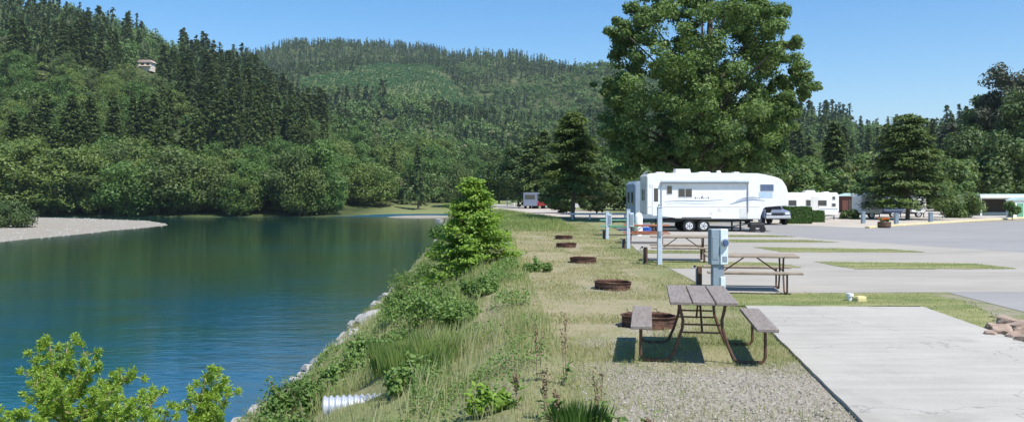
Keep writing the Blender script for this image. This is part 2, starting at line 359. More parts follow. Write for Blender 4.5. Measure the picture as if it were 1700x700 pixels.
def polar(x, y):
    d = np.maximum(y, 1.0); px = np.clip(850+F*x/d, CP[0], CP[-1]); d = np.hypot(x*.0, d)
    ci = np.interp(px, CP, np.arange(len(CP))); c0 = np.clip(np.floor(ci).astype(int), 0, len(CP)-2); fc = ci-c0; fc = fc*fc*(3-2*fc)
    di = np.interp(d, DG, DGI); d0 = np.clip(np.floor(di).astype(int), 0, len(DG)-2); fd = di-d0
    a = CZT[c0, d0]*(1-fd)+CZT[c0, d0+1]*fd; b = CZT[c0+1, d0]*(1-fd)+CZT[c0+1, d0+1]*fd
    z = a*(1-fc)+b*fc
    amp = np.clip((d-260)/500, 0, 1)
    z = z+amp*((fbm(x/90, y/90, 3)-.5)*26+(fbm(x/260, y/260, 5)-.5)*20)
    return z
def xw(y): return np.interp(y, [0, 10, 20, 45, 100, 180, 230], [-7.0, -6.4, -6.3, -6.6, -9, -14, -16])
def xc(y): return np.interp(y, [0, 6, 12, 30, 60, 150, 230], [.5, .3, .1, -.3, -.6, -2.2, -14.5])
def height(x, y):
    x = np.asarray(x, float); y = np.asarray(y, float)
    wob = (fbm(x*.35, y*.35, 9)-.5)*1.1
    s = (xc(y)-x+wob*sstep(0, 2, xc(y)-x))/(xc(y)-xw(y))
    zr = np.where(s < 0, 0, np.where(s < 1, -3.5*np.abs(s)**1.2, -3.5-1.2*(s-1)*4)); zr = np.maximum(zr, -6)
    zr = zr+sstep(0, .15, s)*(1-sstep(1.0, 1.3, s))*(fbm(x*1.3, y*1.3, 4)-.5)*.45
    zr = np.where(y > 200, np.maximum(-6, zr), zr)
    yf = np.interp(x, [-400, -43, -34, -20, -10], [203, 206, 236, 240, 240])+(fbm(x*.08, y*.02, 8)-.5)*5
    pz = polar(x, y)
    zf = np.where(y > yf, pz, np.maximum(-3.5-(yf-y)*.2, -6))
    zf = np.where((y > yf) & (y < yf+8), np.maximum(zf, -3.4), zf)
    # gravel bars
    e1 = np.interp(y, [60, 85, 97, 121, 150, 158, 177, 190, 197], [-90, -68, -58.5, -60, -61, -64, -76, -100, -190])+(fbm(x*.1, y*.1, 2)-.5)*3
    zb = np.where((y > 60) & (y < 197), np.clip(-3.5+(e1-x)*.035, -6, -3.0), -6)
    q = 1-((x+21)/9)**2-((y-206)/10)**2
    zb2 = -3.5+np.clip(q, -1, .6)*.35
    z = np.maximum(np.maximum(zr, zf), np.maximum(zb, np.where(q > -1, zb2, -6)))
    return z
def hz(x, y): return float(height(np.array([x]), np.array([y]))[0])

xs = np.unique(np.round(np.concatenate([np.arange(-8, 4.6, .18), np.arange(-30, 30, 1.0), np.arange(-110, 110, 3.0), np.arange(-320, 320, 8.0), np.arange(-1500, 1500, 25.0), np.linspace(-6000, 6000, 41)]), 2))
xs = xs[np.concatenate([[True], np.diff(xs) > .15])]
ys = np.unique(np.round(np.concatenate([np.arange(-30, 3, 3.0), np.arange(3, 30, .22), np.arange(30, 62, .6), np.arange(62, 240, 2.0), np.arange(240, 720, 7.0), np.arange(720, 1900, 18.0), np.linspace(1900, 9000, 30)]), 2))
X, Y = np.meshgrid(xs, ys); Z = height(X, Y)
Z = Z+np.where((X < 3.5) & (Y < 60) & (Y > 0), (fbm(X*1.1, Y*1.1, 6)-.5)*.05*sstep(3.8, 2.5, X), 0)
nx = len(xs); ny = len(ys)
i = np.arange(ny-1)[:, None]*nx+np.arange(nx-1)[None]; Q = np.stack([i, i+1, i+nx+1, i+nx], -1).reshape(-1, 4)
ter = mesh_np('ground', np.stack([X, Y, Z], -1).reshape(-1, 3), Q, M['terrain'], smooth=True)
def inpoly(x, y, P):
    x = np.asarray(x); y = np.asarray(y); r = np.zeros(x.shape, bool); n = len(P); j = n-1
    for k in range(n):
        xi, yi = P[k][:2]; xj, yj = P[j][:2]
        c = ((yi > y) != (yj > y)) & (x < (xj-xi)*(y-yi)/(yj-yi+1e-12)+xi); r ^= c; j = k
    return r
CLEAR = [(490, 132), (560, 122), (640, 107), (720, 105), (745, 130), (790, 195), (850, 235), (800, 262), (700, 225), (620, 180), (540, 152), (500, 150)]
FR = [(gx(px, d), d) for px, d in [(1077, 12.9), (1017, 18.0), (968, 24.8), (940, 32.0), (936, 37.6)]]
# cover masks
PX = 850+F*X/np.maximum(Y, 1)
grv = np.zeros_like(X)
grv = np.maximum(grv, .75*sstep(11.2, 9.2, Y+.9*(fbm(X, Y, 1)-.5))*sstep(.5, 1.2, X))          # gravelly foreground by the table
grv = np.maximum(grv, .62*np.exp(-(((X-1.3)/.7)**2+((Y-11.3)/1.1)**2)))
grv = np.maximum(grv, .5*sstep(4.6, 5.4, X)*(Y < 17))
grv = np.maximum(grv, np.where((X < -50) & (Y > 60) & (Y < 198) & (Z > -4.5), 1, 0))
grv = np.maximum(grv, np.where((((X+21)/10)**2+((Y-206)/11)**2 < 1.1), 1, 0))
grv = np.maximum(grv, np.where((Y < 195) & (Z < -3.15) & (X > -30), .85, 0))
grv = np.maximum(grv, np.where((X > 14) & (Y > 50) & (Y < 75), .8, 0))
dry = .46+.5*(fbm(X*.5, Y*.5, 21)-.5)
dry = dry+.22*sstep(9, 14, Y)*(Y < 40)*(X < 3)+.5*sstep(20, 28, Y)*sstep(60, 42, Y)*(Z > -1.5)*(X < 3.5)+.25*np.exp(-((X-.3)/.9)**2)*(Y > 12)*(Y < 45)
dry = dry-.25*sstep(0, 1.5, xc(Y)-X)
dry = np.where((Y > 60), .15, dry)
dry = np.where((Y > 45) & (Y < 140) & (X < 2), .15, dry)
fo = sstep(235, 290, Y+30*(fbm(X*.03, Y*.03, 61)-.5)); fo = np.maximum(fo, sstep(-28, -44, X+14*(fbm(X*.1, Y*.05, 63)-.5))*sstep(199, 203, Y))
inc = inpoly(PX, HY-(Z-CZ)/np.maximum(Y, 1)*F, CLEAR) & (Y > 640) & (Y < 1150); fo = np.where(inc, .62, fo); dry = np.where(inc, 0, dry)
for fx_, fy_ in FR: grv = np.maximum(grv, .75*np.exp(-(((X-fx_)/.75)**2+((Y-fy_)/.9)**2)**1.5))
col = np.stack([grv, np.clip(dry, 0, 1), fo, np.ones_like(X)], -1).reshape(-1, 4).astype(np.float32)
ca = ter.data.color_attributes.new('cover', 'FLOAT_COLOR', 'POINT'); ca.data.foreach_set('color', col.ravel())
tag(ter, kind='structure')

V = np.array([(-700, -30, -3.5), (20, -30, -3.5), (20, 260, -3.5), (-700, 260, -3.5)]); tag(mesh_np('river_water', V, [[0, 1, 2, 3]], M['water']), kind='structure')

# ---------------------------------------------------------------- bmesh builder
class MB:
    def __init__(s): s.bm = bmesh.new()
    def box(s, c, d, bev=0, rot=None, seg=1):
        g = bmesh.ops.create_cube(s.bm, size=1); vs = g['verts']
        for v in vs: v.co = Vector((v.co.x*d[0], v.co.y*d[1], v.co.z*d[2]))
        if bev:
            es = list({e for v in vs for e in v.link_edges}); r = bmesh.ops.bevel(s.bm, geom=es, offset=bev, segments=seg, affect='EDGES'); vs = list({v for f in r['faces'] for v in f.verts} | {v for v in vs if v.is_valid})
        m = Matrix.Translation(c)@(rot.to_4x4() if rot else Matrix())
        for v in vs: v.co = m@v.co
        return s
    def cyl(s, p0, p1, r, r2=None, seg=16):
        p0 = Vector(p0); p1 = Vector(p1); d = p1-p0
        m = Matrix.Translation((p0+p1)/2)@d.to_track_quat('Z', 'Y').to_matrix().to_4x4()
        bmesh.ops.create_cone(s.bm, cap_ends=True, segments=seg, radius1=r, radius2=r if r2 is None else r2, depth=d.length, matrix=m); return s
    def tube(s, pts, r, seg=8):
        V, Q = tube_np(pts, r, seg); vs = [s.bm.verts.new(v) for v in V]
        for q in Q: s.bm.faces.new([vs[k] for k in q])
        s.bm.faces.new(vs[:seg][::-1]); s.bm.faces.new(vs[-seg:]); return s
    def prism(s, pts, y0, y1, bev=0, seg=2):
        """outline (x, z) extruded along y"""
        a = [s.bm.verts.new((p[0], y0, p[1])) for p in pts]; b = [s.bm.verts.new((p[0], y1, p[1])) for p in pts]; n = len(pts)
        fs = [s.bm.faces.new(a), s.bm.faces.new(b[::-1])]
        for k in range(n): fs.append(s.bm.faces.new([a[k], b[k], b[(k+1) % n], a[(k+1) % n]]))
        if bev:
            es = [e for f in fs[:2] for e in f.edges]; bmesh.ops.bevel(s.bm, geom=es, offset=bev, segments=seg, affect='EDGES')
        return s
    def poly(s, pts, z0, z1):
        a = [s.bm.verts.new((p[0], p[1], z0)) for p in pts]; b = [s.bm.verts.new((p[0], p[1], z1)) for p in pts]; n = len(pts)
        s.bm.faces.new(a[::-1]); s.bm.faces.new(b)
        for k in range(n): s.bm.faces.new([a[k], a[(k+1) % n], b[(k+1) % n], b[k]])
        return s
    def sheet(s, pts, z): s.bm.faces.new([s.bm.verts.new((p[0], p[1], z)) for p in pts]); return s
    def build(s, name, mat, parent=None, loc=None, smooth=False):
        bmesh.ops.recalc_face_normals(s.bm, faces=s.bm.faces)
        me = bpy.data.meshes.new(name); s.bm.to_mesh(me); s.bm.free(); me.materials.append(mat)
        if smooth:
            for p in me.polygons: p.use_smooth = True
            me.set_sharp_from_angle(angle=R(35))
        o = bpy.data.objects.new(name, me); C.objects.link(o)
        if parent: o.parent = parent
        if loc: o.location = loc
        return o
def ipoly(L, z=0): return [W(a, b, z)[:2] for a, b in L]

# ---------------------------------------------------------------- paved surfaces
def wavy(pts, step=.35, amp=.05):
    out = []; n = len(pts)
    for k in range(n):
        a = np.array(pts[k]); b = np.array(pts[(k+1) % n]); m = max(1, int(np.linalg.norm(b-a)/step))
        for j in range(m):
            p = a+(b-a)*j/m; out.append((p[0]+amp*(random.random()-.5)*2, p[1]+amp*(random.random()-.5)*2))
    return out
tag(MB().sheet([(7.6, -5), (60, -5), (75, 74), (24, 57), (10.6, 60), (8.4, 46), (9, 20)], .006).build('asphalt_road', M['asphalt']), kind='structure')
lotp = [W(1190, 487)[:2], W(1110, 445)[:2], W(1078, 431)[:2], W(1060, 418)[:2], W(1045, 404)[:2], (5.6, 40), (6.2, 52), (11.5, 52), (13.5, 38), (17.4, 29), (13.4, 17.5)]
tag(MB().poly(lotp, -.05, .012).build('concrete_apron', M['lot']), kind='structure')
pad = [(2.85, 6.0), (4.12, 15.05), (7.2, 14.9), (6.0, 4.0), (2.6, 4.0)]
tag(MB().poly(wavy(pad, .2, .006), -.06, .035).build('concrete_pad', M['concrete']), kind='structure')
strip_polys = [
 ('grass_verge', [(1195, 488), (1530, 488), (1600, 500), (1645, 522), (1690, 565), (1700, 590), (1640, 560), (1530, 509), (1225, 509)]),
 ('grass_strip', [(1352, 435), (1480, 436), (1620, 438), (1690, 447), (1420, 447)]),
 ('grass_strip', [(1082, 433), (1290, 437), (1332, 445), (1112, 446)]),
 ('grass_strip', [(1248, 410.5), (1480, 414), (1538, 419), (1300, 419)]),
 ('grass_strip', [(1062, 416), (1180, 417), (1210, 421), (1065, 421)]),
 ('grass_strip', [(1195, 398), (1340, 399), (1395, 402.5), (1215, 402.5)]),
 ('grass_strip', [(1180, 390.5), (1285, 391), (1320, 393.5), (1190, 393.5)])]
s = NT('strip_grass'); n1 = s.noise(14, 5, .7); n2 = s.noise(.9, 4, .6, vec=(.5, 2, 1))
c = s.ramp(n1, [(.3, (.09, .125, .03)), (.7, (.19, .23, .07))]); c = s.mix(s.ramp(n2, [(.4, (0, 0, 0)), (.65, (1, 1, 1))]), c, (.29, .27, .12)); s.set(c, .95); s.bump(n1, .7, .03); M['strip'] = s.m
strips_w = []
for nm, L in strip_polys:
    P = ipoly(L); strips_w.append(P); tag(MB().sheet(wavy(P, .22, .09), .02).build(nm, M['strip']), kind='structure')
# tan gravel road beyond the lawn
tag(MB().sheet([(-3, 108), (5, 72), (9, 66), (30, 66), (30, 82), (12, 84), (4, 130), (-1, 160), (-8, 170)], .008).build('gravel_road', M['dirtroad']), kind='structure')
tag(MB().sheet([(20.8, 50), (42, 69.5), (80, 100), (60, 130), (22, 110), (14, 64)], .010).build('gravel_lot', M['dirtroad']), kind='structure')

# ---------------------------------------------------------------- hillside trees
def sample(dmin, dmax, sp, pmin=-120, pmax=1820):
    n = int((pmax-pmin)/F*(dmax**2-dmin**2)/2/sp**2)
    d = np.sqrt(rng.random(n)*(dmax**2-dmin**2)+dmin**2); px = pmin+rng.random(n)*(pmax-pmin)
    return gx(px, d), d, px
con = []; bro = []; yng = []
def classify(x, y, px):
    z = height(x, y); py = HY-(z-CZ)/y*F
    n1 = fbm(x/55, y/55, 31); n2 = fbm(x/140, y/140, 37); n3 = fbm(x/22, y/60, 39); u = rng.random(len(x))
    for k in range(len(x)):
        X_, Y_, P_, z_, q = x[k], y[k], px[k], z[k], py[k]
        if z_ < -3.2: continue
        nn = n1[k]; t = n2[k]
        if Y_ < 700 and P_ < 860:          # near hill
            if Y_ < 232: kind = 'c' if (n3[k] > .66 and Y_ > 216) else 'b'
            elif P_ < 300 and 70 < q < 215: kind = 'c' if nn > .63 else 'b'
            elif P_ < 330 and q >= 215: kind = 'c' if nn > .58 else 'b'
            elif P_ < 640: kind = 'c' if (nn > .42 and q < 292) else 'b'
            else:
                kind = 'c' if nn > .62 else 'b'
                if u[k] < .35 and Y_ > 330: continue
            if q < 70 or (P_ > 300 and q < 150 and Y_ < 640): kind = 'c' if u[k] < .9 else 'b'
            hs_ = .72 if q < 75 else 1
            if P_ > 560 and Y_ < 262 and u[k] < .75: continue
            h = (12+14*u[k])*hs_ if kind == 'c' else (8+8*u[k])
            if kind == 'c' and P_ > 640: h *= .75
            if 232 > Y_: h = 6+13*n3[k]+6*u[k]
            if abs(P_-240) < 22 and 102 < q < 166: continue      # clearing round the hill house
        elif P_ < 1190 and Y_ >= 600:
            if inpoly(np.array([P_]), np.array([q]), CLEAR)[0] and Y_ > 600:
                if Y_ < 1120: yng.append((X_, Y_, z_, 3.2+2.2*u[k], u[k])); continue
            kind = 'c' if nn > (.36 if P_ < 760 else .6) else 'b'
            if q < 110: kind = 'c' if u[k] < .85 else 'b'
            h = (11+5*u[k]) if kind == 'c' else (8+4*u[k])
        else:
            kind = 'c' if nn > (.60 if q > 225 else .42) else 'b'; h = (14+7*u[k]) if kind == 'c' else (9+4*u[k])
            if Y_ < 230: h *= .8
        (con if kind == 'c' else bro).append((X_, Y_, z_, h, P_))
a = sample(206, 240, 5.2, -150, 590); classify(*a)
a = sample(236, 700, 8.0, -150, 860); classify(*a)
a = sample(300, 700, 9.5, 860, 1850); classify(*a)
a = sample(700, 1500, 10.0, 330, 1200); classify(*a)
a = sample(640, 1130, 4.2, 470, 870)
k_ = inpoly(a[2], HY-(height(a[0], a[1])-CZ)/a[1]*F, CLEAR); classify(a[0][k_], a[1][k_], a[2][k_])
a = sample(200, 300, 8, 1150, 1850); classify(*a)
a = sample(240, 300, 9, 860, 1160); classify(*a)
print('trees', len(con), len(bro), len(yng))
def protos(fn, n, mats):
    out = []
    for k in range(n):
        A = Acc(); fn(A, k); out.append(A.data())
    return out
conP = protos(lambda A, k: conifer(A, 20, 3.0+.32*(k % 5), 120+14*k, 26, .36, base=.03+.03*(k % 4), p=.7+.07*(k % 5), up=.1+.03*(k % 3), droop=.5, core=True, flat=.35, ragged=.3+.1*(k % 4)), 9, None)
broP = protos(lambda A, k: broadleaf(A, 13, 5.0+.5*k, 46, 190, .23, lo=.0, pinch=.45), 6, None)
vis = lambda L: sorted(L, key=lambda t: -t[3]/t[1]*(1 if -10 < t[4] < 1710 else .1))
con = vis(con); bro = vis(bro)
def individuals(L, PR, hh, name, mats, label, cat, group):
    ms = []
    for k, (V, Q, m, t) in enumerate(PR):
        mt_ = mats[k % len(mats)] if isinstance(mats[0], list) else mats
        o = mesh_np(name, V, Q, mt_, m, t); ms.append(o.data); bpy.data.objects.remove(o)
    for j, (x, y, z, h, p) in enumerate(L):
        o = bpy.data.objects.new(name, ms[random.randrange(len(ms))]); C.objects.link(o); s_ = h/hh
        o.location = (x, y, z-.4); o.rotation_euler = (0, 0, random.random()*6.28); wd = .75+.6*random.random(); o.scale = (s_*wd, s_*wd*random.uniform(.85, 1.15), s_)
        tag(o, label, cat, group)
individuals(con[:300], conP, 20, 'conifer_tree', [M['conif'], M['bark']], 'dark pointed conifer among the forest on the hillside beyond the river', 'conifer', 'conifers on the hillside across the river')
individuals(bro[:300], broP, 13, 'broadleaf_tree', [[M['broad'], M['bark']], [M['broad2'], M['bark']], [M['broad'], M['bark']], [M['broad3'], M['bark']], [M['broad'], M['bark']], [M['broad2'], M['bark']]], 'rounded green broadleaf tree on the lower slope beyond the river', 'tree', 'broadleaf trees massed along the far bank')
def forest(name, L, kind, mat, lab):
    A = Acc(); LO = []
    for lod in range(3):
        for k in range(3):
            B = Acc(); per = (420, 180, 80)[lod]
            if kind == 'c': conifer(B, 1, .20+.025*k, per//4, 4, (.034, .05, .07)[lod], base=.04, p=.85, up=.1, droop=.5, trunk=False, flat=.4, core=True)
            elif kind == 'y': conifer(B, 1, .36, 9, 3, .17, base=.05, trunk=False, flat=.7)
            else: broadleaf(B, 1, .42, (14, 9, 6)[lod], per//(14, 9, 6)[lod]+2, (.042, .06, .09)[lod], lo=.02, trunk=False)
            V, Q, m, t = B.data(); LO.append((V, Q, t))
    for (x, y, z, h, p) in L:
        lod = 0 if y < 480 else (1 if y < 850 else 2); V, Q, t = LO[lod*3+random.randrange(3)]
        a = random.random()*6.28; c, s_ = math.cos(a)*h, math.sin(a)*h; wd = .85+.4*random.random()
        Vv = np.empty_like(V); Vv[:, 0] = (V[:, 0]*c-V[:, 1]*s_)*wd+x; Vv[:, 1] = (V[:, 0]*s_+V[:, 1]*c)*wd+y; Vv[:, 2] = V[:, 2]*h+z-.3
        A.add(Vv, Q, 0, np.clip(random.random()*.6+t*.4, 0, 1))
    tag(A.obj(name, [mat]), lab, 'forest', kind='stuff')
forest('conifer_forest', con[300:], 'c', M['conif_far'], 'dark conifer forest covering the upper slopes and far ridge')
forest('broadleaf_forest', bro[300:], 'b', M['broad_hill'], 'lighter green broadleaf woods scattered among conifers over the hills')
A = Acc(); sn = [t for t in bro[120:] if 230 < t[1] < 700 and random.random() < (.22 if t[4] > 600 else .07)]
for (x, y, z, h, p) in sn:
    cs, rs = crown_centres(7, h*.7, h*.3, .1, .95); clumps(A, cs+np.array([x+3, y-3, z]), rs, 22, .35, hollow=.2)
tag(A.obj('dry_brush', [M['snag']]), 'dry tan brush showing in patches between the hillside trees', 'dry brush', kind='stuff')
forest('young_plantation', yng, 'y', M['young'], 'smooth replanted patch of young trees on the middle hill')

# ---------------------------------------------------------------- single trees of the park
def tree_root(name, loc, label, cat='tree', group=None): return tag(empty(name, loc), label, cat, group)
def limb_tube(A, pts, r0, r1, seg=8): V, Q = tube_np(pts, np.linspace(r0, r1, len(pts)), seg); A.add(V, Q)
# the big cottonwood behind the trailer
d0 = 62.0; bx = gx(1165, d0)
ct = tree_root('cottonwood_tree', (bx, d0, 0), 'huge spreading broadleaf tree towering behind the large white trailer')
# clump layout in the crown's own local frame: (x, z, depth spread, radius)
def lc(px, py): return ((px-1165)/F*d0, CZ-(py-HY)/F*d0)
cl = []
for px, py, r in [(1060, 25, 34), (1120, 10, 38), (1200, 5, 40), (1240, 30, 30), (1290, 20, 22), (1075, 60, 42), (1140, 60, 38), (1200, 60, 40), (1270, 60, 38), (1035, 75, 24), (1035, 140, 36),
                  (1090, 115, 36), (1150, 110, 40), (1215, 120, 44), (1280, 110, 34), (1300, 150, 28), (1025, 190, 36), (1080, 170, 38), (1140, 170, 40), (1210, 180, 40), (1270, 180, 40), (1060, 225, 40),
                  (1115, 230, 36), (1180, 225, 44), (1240, 225, 40), (1285, 225, 30), (1010, 215, 24), (1130, 250, 34), (1190, 260, 36), (1245, 258, 32), (1070, 255, 30), (1030, 240, 30), (1012, 140, 18), (1030, 45, 22), (1318, 158, 20), (1308, 130, 22), (1300, 80, 18), (1250, 0, 26), (1160, -10, 34), (1180, 145, 36), (1110, 200, 30), (1305, 195, 18), (1290, 250, 20), (1100, 262, 30), (1150, 268, 28), (1215, 268, 30), (1262, 268, 26), (1045, 262, 24), (1165, 95, 40), (1130, 140, 34), (1235, 150, 36), (1060, 95, 30), (1250, 85, 34), (1165, 200, 40)]:
    x_, z_ = lc(px, py); rr = r/F*d0
    edge = min(1, math.hypot((px-1165)/175, (py-140)/150)); dep = 6.3*math.sqrt(max(.05, 1-edge**2))
    for k in range(10):
        cl.append((x_+random.gauss(0, rr*.42), random.uniform(-dep, dep), z_+random.gauss(0, rr*.42), rr*random.uniform(.24, .70)))
cl = np.array(cl); A = Acc(); clumps(A, cl[:, :3], cl[:, 3], 330, .11, squash=.66, hollow=.3)
A.obj('crown', [M['cotton']], ct)
A = Acc(); limb_tube(A, [(0, 0, -.4), (.15, 0, 3), (.1, .1, 7), (.5, 0, 12), (.7, 0, 16.5)], .75, .12, 10)
for k in range(0, len(cl), 24):
    c_ = cl[k]; z0 = max(1.8, c_[2]*.55); limb_tube(A, [(.1, 0, z0), (c_[0]*.45, c_[1]*.45, z0+(c_[2]-z0)*.55), tuple(c_[:3])], .22*(1-c_[2]/24), .04, 6)
A.obj('trunk', [M['bark']], ct)

def conif_thing(name, px, d, h, Rr, label, mat='fir', nb=170, per=34, ls=.16, lean=0, cat='conifer', z=None, **k):
    x = gx(px, d); z = hz(x, d) if z is None else z
    r = tree_root(name, (x, d, z), label, cat); A = Acc(); conifer(A, h, Rr, nb, per, ls, trunk=False, **k); A.obj('crown', [M[mat]], r)
    A = Acc(); r0 = h*.022; limb_tube(A, [(0, 0, -.4), (.02*h, 0, h*.3), (0, .01*h, h*.6), (0, 0, h*.96)], r0, r0*.1, 8)
    for q in range(26):
        t = k.get('base', .1)+(1-k.get('base', .1))*q/26*.9; a = q*2.4; L = Rr*(1-t)**.8*.75
        limb_tube(A, [(0, 0, t*h), (math.cos(a)*L*.6, math.sin(a)*L*.6, t*h+L*.06), (math.cos(a)*L, math.sin(a)*L, t*h-L*.1)], r0*.3*(1-t)+.01, .01, 5)
    A.obj('trunk', [M['bark']], r); return r
conif_thing('fir_tree', 950, 71, 8.7, 4.2, 'spreading dark fir with drooping tiers on the lawn left of the trailer', 'fir', 170, 210, .12, base=.19, p=.6, up=.16, droop=.25, flat=.4, ragged=.45)
conif_thing('cedar_tree', 1506, 67, 8.1, 4.1, 'broad tiered dark conifer standing between the small white trailers', 'fir2', 170, 200, .12, base=.10, p=.45, up=.2, droop=.18, flat=.35, ragged=.35)
conif_thing('conifer_tree', 1385, 112, 11.5, 2.4, 'narrow dark conifer rising behind the second white trailer', 'conif', 150, 50, .22, base=.08, p=.5, ragged=.4)
conif_thing('conifer_tree', 885, 120, 10.0, 3.6, 'dark bushy conifer above the red pickup', 'conif', 110, 90, .22, base=.08, p=.5, ragged=.4)
conif_thing('conifer_tree', 905, 150, 13, 3.6, 'tall dark conifer behind the bushy one near the red pickup', 'conif', 110, 70, .25, base=.05, p=.6, ragged=.4)
conif_thing('young_fir', 785, 25.4, 3.75, 2.0, 'bright green young fir on the river bank slope', 'brightfir', 230, 130, .055, base=.0, p=.80, up=.35, droop=.15, flat=.5, ragged=.5, z=-1.35)

def broad_thing(name, px, d, h, Rr, label, mat, nc=40, per=330, ls=.2, lo=.1, pinch=.3, cat='tree', hollow=.5, group=None, asp=1.0):
    x = gx(px, d); r = tree_root(name, (x, d, hz(x, d)), label, cat, group); A = Acc(); cs, rs = crown_centres(nc, h, Rr, lo, .97, pinch); clumps(A, cs, rs*asp, per, ls, hollow=hollow)
    A.obj('crown', [M[mat]], r)
    A = Acc(); r0 = h*.02; limb_tube(A, [(0, 0, -.4), (.02*h, 0, h*.25), (0, .02*h, h*.5), (.02*h, 0, h*.85)], r0, r0*.2, 8)
    for q in range(0, nc, 3):
        c_ = cs[q]; z0 = max(h*.12, c_[2]*.6); limb_tube(A, [(0, 0, z0), (c_[0]*.5, c_[1]*.5, z0+(c_[2]-z0)*.6), tuple(c_)], r0*.35, r0*.06, 5)
    A.obj('trunk', [M['bark']], r); return r
for a in [(1676, 128, 22.5, 5.6, 'tallest grey-green tree at the right edge with open clumped crown', 'greyleaf', .35), (1640, 133, 18.5, 4.2, 'tall open crowned dark tree left of the tallest one at the right edge', 'darkleaf', .35), (1700, 120, 17, 5, 'dense dark tree under the tallest grey-green one', 'darkleaf', .2)]:
    broad_thing('tall_tree', a[0], a[1], a[2], a[3], a[4], a[5], 52, 260, .22, a[6], .2, asp=.9)
for px, d, h, Rr, lab, mat in [
    (1578, 140, 14.5, 3.2, 'pale grey half bare tree standing above the dark bushes at right', 'greyleaf'),
    (1610, 118, 11.5, 4.8, 'mid green tree behind the round bush at right', 'darkleaf'),
    (1665, 100, 9.3, 4.6, 'rounded dark broadleaf tree above the mint roofed building', 'darkleaf'),
    (1720, 104, 9, 4.2, 'rounded tree cut by the right frame edge above the mint roof', 'darkleaf'),
    (1575, 100, 7.0, 3.6, 'light green shrubby tree just right of the tiered conifer', 'broad_hill'),
    (1440, 125, 8.5, 4.4, 'mid green rounded tree left of the tiered conifer', 'broad_hill'),
    (1410, 105, 5.4, 3.4, 'low olive tree above the third small trailer', 'broad_hill'),
    (1335, 100, 5.3, 3.4, 'low green tree right behind the nose of the large trailer', 'broad_hill'),
    (1355, 130, 8.0, 4.2, 'rounded tree between the cottonwood and narrow conifer', 'broad_hill'),
    (1300, 120, 7.5, 4.5, 'broad green tree showing under the cottonwood at right', 'broad'),
    (1240, 100, 6.5, 4.5, 'green tree just above the roof vents of the large trailer', 'darkleaf'),
    (1170, 104, 6.5, 4.8, 'dark tree directly below the cottonwood crown', 'darkleaf'),
    (1110, 98, 6.5, 4.2, 'green tree above the rear half of the large trailer', 'darkleaf'),
    (1040, 105, 7.0, 4.3, 'light green tree right of the drooping fir', 'broad_hill'),
    (1000, 130, 9.5, 4.5, 'green tree between the drooping fir and the cottonwood', 'darkleaf'),
    (860, 135, 10.5, 4.6, 'dark rounded tree at the end of the gravel road', 'darkleaf'),
    (828, 180, 12, 4.6, 'dark tree beside the river at the far end of the lawn', 'darkleaf'),
    (925, 160, 10.5, 5, 'broad dark tree directly behind the drooping fir', 'darkleaf'),
    (932, 90, 4.6, 2.2, 'low dark tree shading the road just right of the red pickup', 'darkleaf'),
    (990, 84, 5.4, 2.7, 'dark tree between the fir and the half hidden trailer', 'darkleaf'),
    (965, 170, 13, 5.5, 'taller green tree behind and right of the drooping fir', 'broad_hill')]:
    broad_thing('broadleaf_tree', px, d, h, Rr, lab, mat, 36, 260, .22, .05, .3)
for j, (px, d, h, Rr) in enumerate([(640, 300, 12, 6), (700, 290, 11, 6), (760, 280, 11, 6), (600, 275, 10, 6), (570, 262, 11, 6), (800, 280, 10, 5), (670, 268, 5, 4), (730, 272, 5, 4.5), (625, 270, 4.5, 4)]):
    broad_thing('broadleaf_tree', px, d, h, Rr, 'light green rounded tree in the row behind the far gravel spit', 'broad_hill', 30, 200, .35, .02, group='trees in a row behind the far gravel spit')
broad_thing('willow_bush', 8, 128, 3.4, 4.2, 'grey-green willow bush on the gravel bar', 'darkleaf', 30, 300, .16, 0, .1, cat='bush')
broad_thing('willow_bush', -30, 140, 4.5, 4.5, 'taller willow bush at the left edge behind the gravel bar', 'broad3', 30, 300, .16, 0, .1, cat='bush')
broad_thing('round_bush', 1592, 72, 2.3, 1.9, 'big rounded olive bush beyond the yellow kerb', 'broad_hill', 40, 260, .09, 0, .1, cat='bush')
broad_thing('shrub', 1680, 66, 1.9, .6, 'thin leafy shrub before the mint roofed building', 'broad', 14, 160, .07, 0, .1, cat='bush')
broad_thing('low_shrub', 1410, 68, .7, .9, 'low dull shrub in front of the third small trailer', 'darkleaf', 14, 160, .07, 0, .1, cat='bush')

# clipped hedges
def hedge(px0, px1, d, h, dep, lab):
    x0, x1 = gx(px0, d), gx(px1, d); n = 9000; Wd = x1-x0; P = rng.random((n, 3))*[Wd, dep, h]; f = rng.integers(0, 4, n)
    N = np.zeros((n, 3)); P[f == 0, 1] = 0; N[f == 0] = (0, -1, 0); P[f == 1, 2] = h; N[f == 1] = (0, 0, 1); P[f == 2, 0] = 0; N[f == 2] = (-1, 0, 0); P[f == 3, 0] = Wd; N[f == 3] = (1, 0, 0)
    P += rng.normal(0, .03, P.shape); N = norm(N+rng.normal(0, .45, (n, 3))); V, Q = quads(P, N, rng.normal(0, 1, (n, 3)), .05, .03)
    A = Acc(); A.add(V-[Wd/2, 0, 0], Q); r = tag(empty('clipped_hedge', ((x0+x1)/2, d, 0)), lab, 'hedge'); A.obj('foliage', [M['hedge']], r)
    MB().box((0, dep/2, h/2), (Wd-.1, dep-.1, h-.06), .05).build('inner_growth', M['conif'], r)
hedge(1303, 1347, 57, 1.1, 1.0, 'square clipped green hedge beside the nose of the large trailer')
hedge(1349, 1368, 60, .78, .9, 'smaller darker clipped hedge right of the square one')

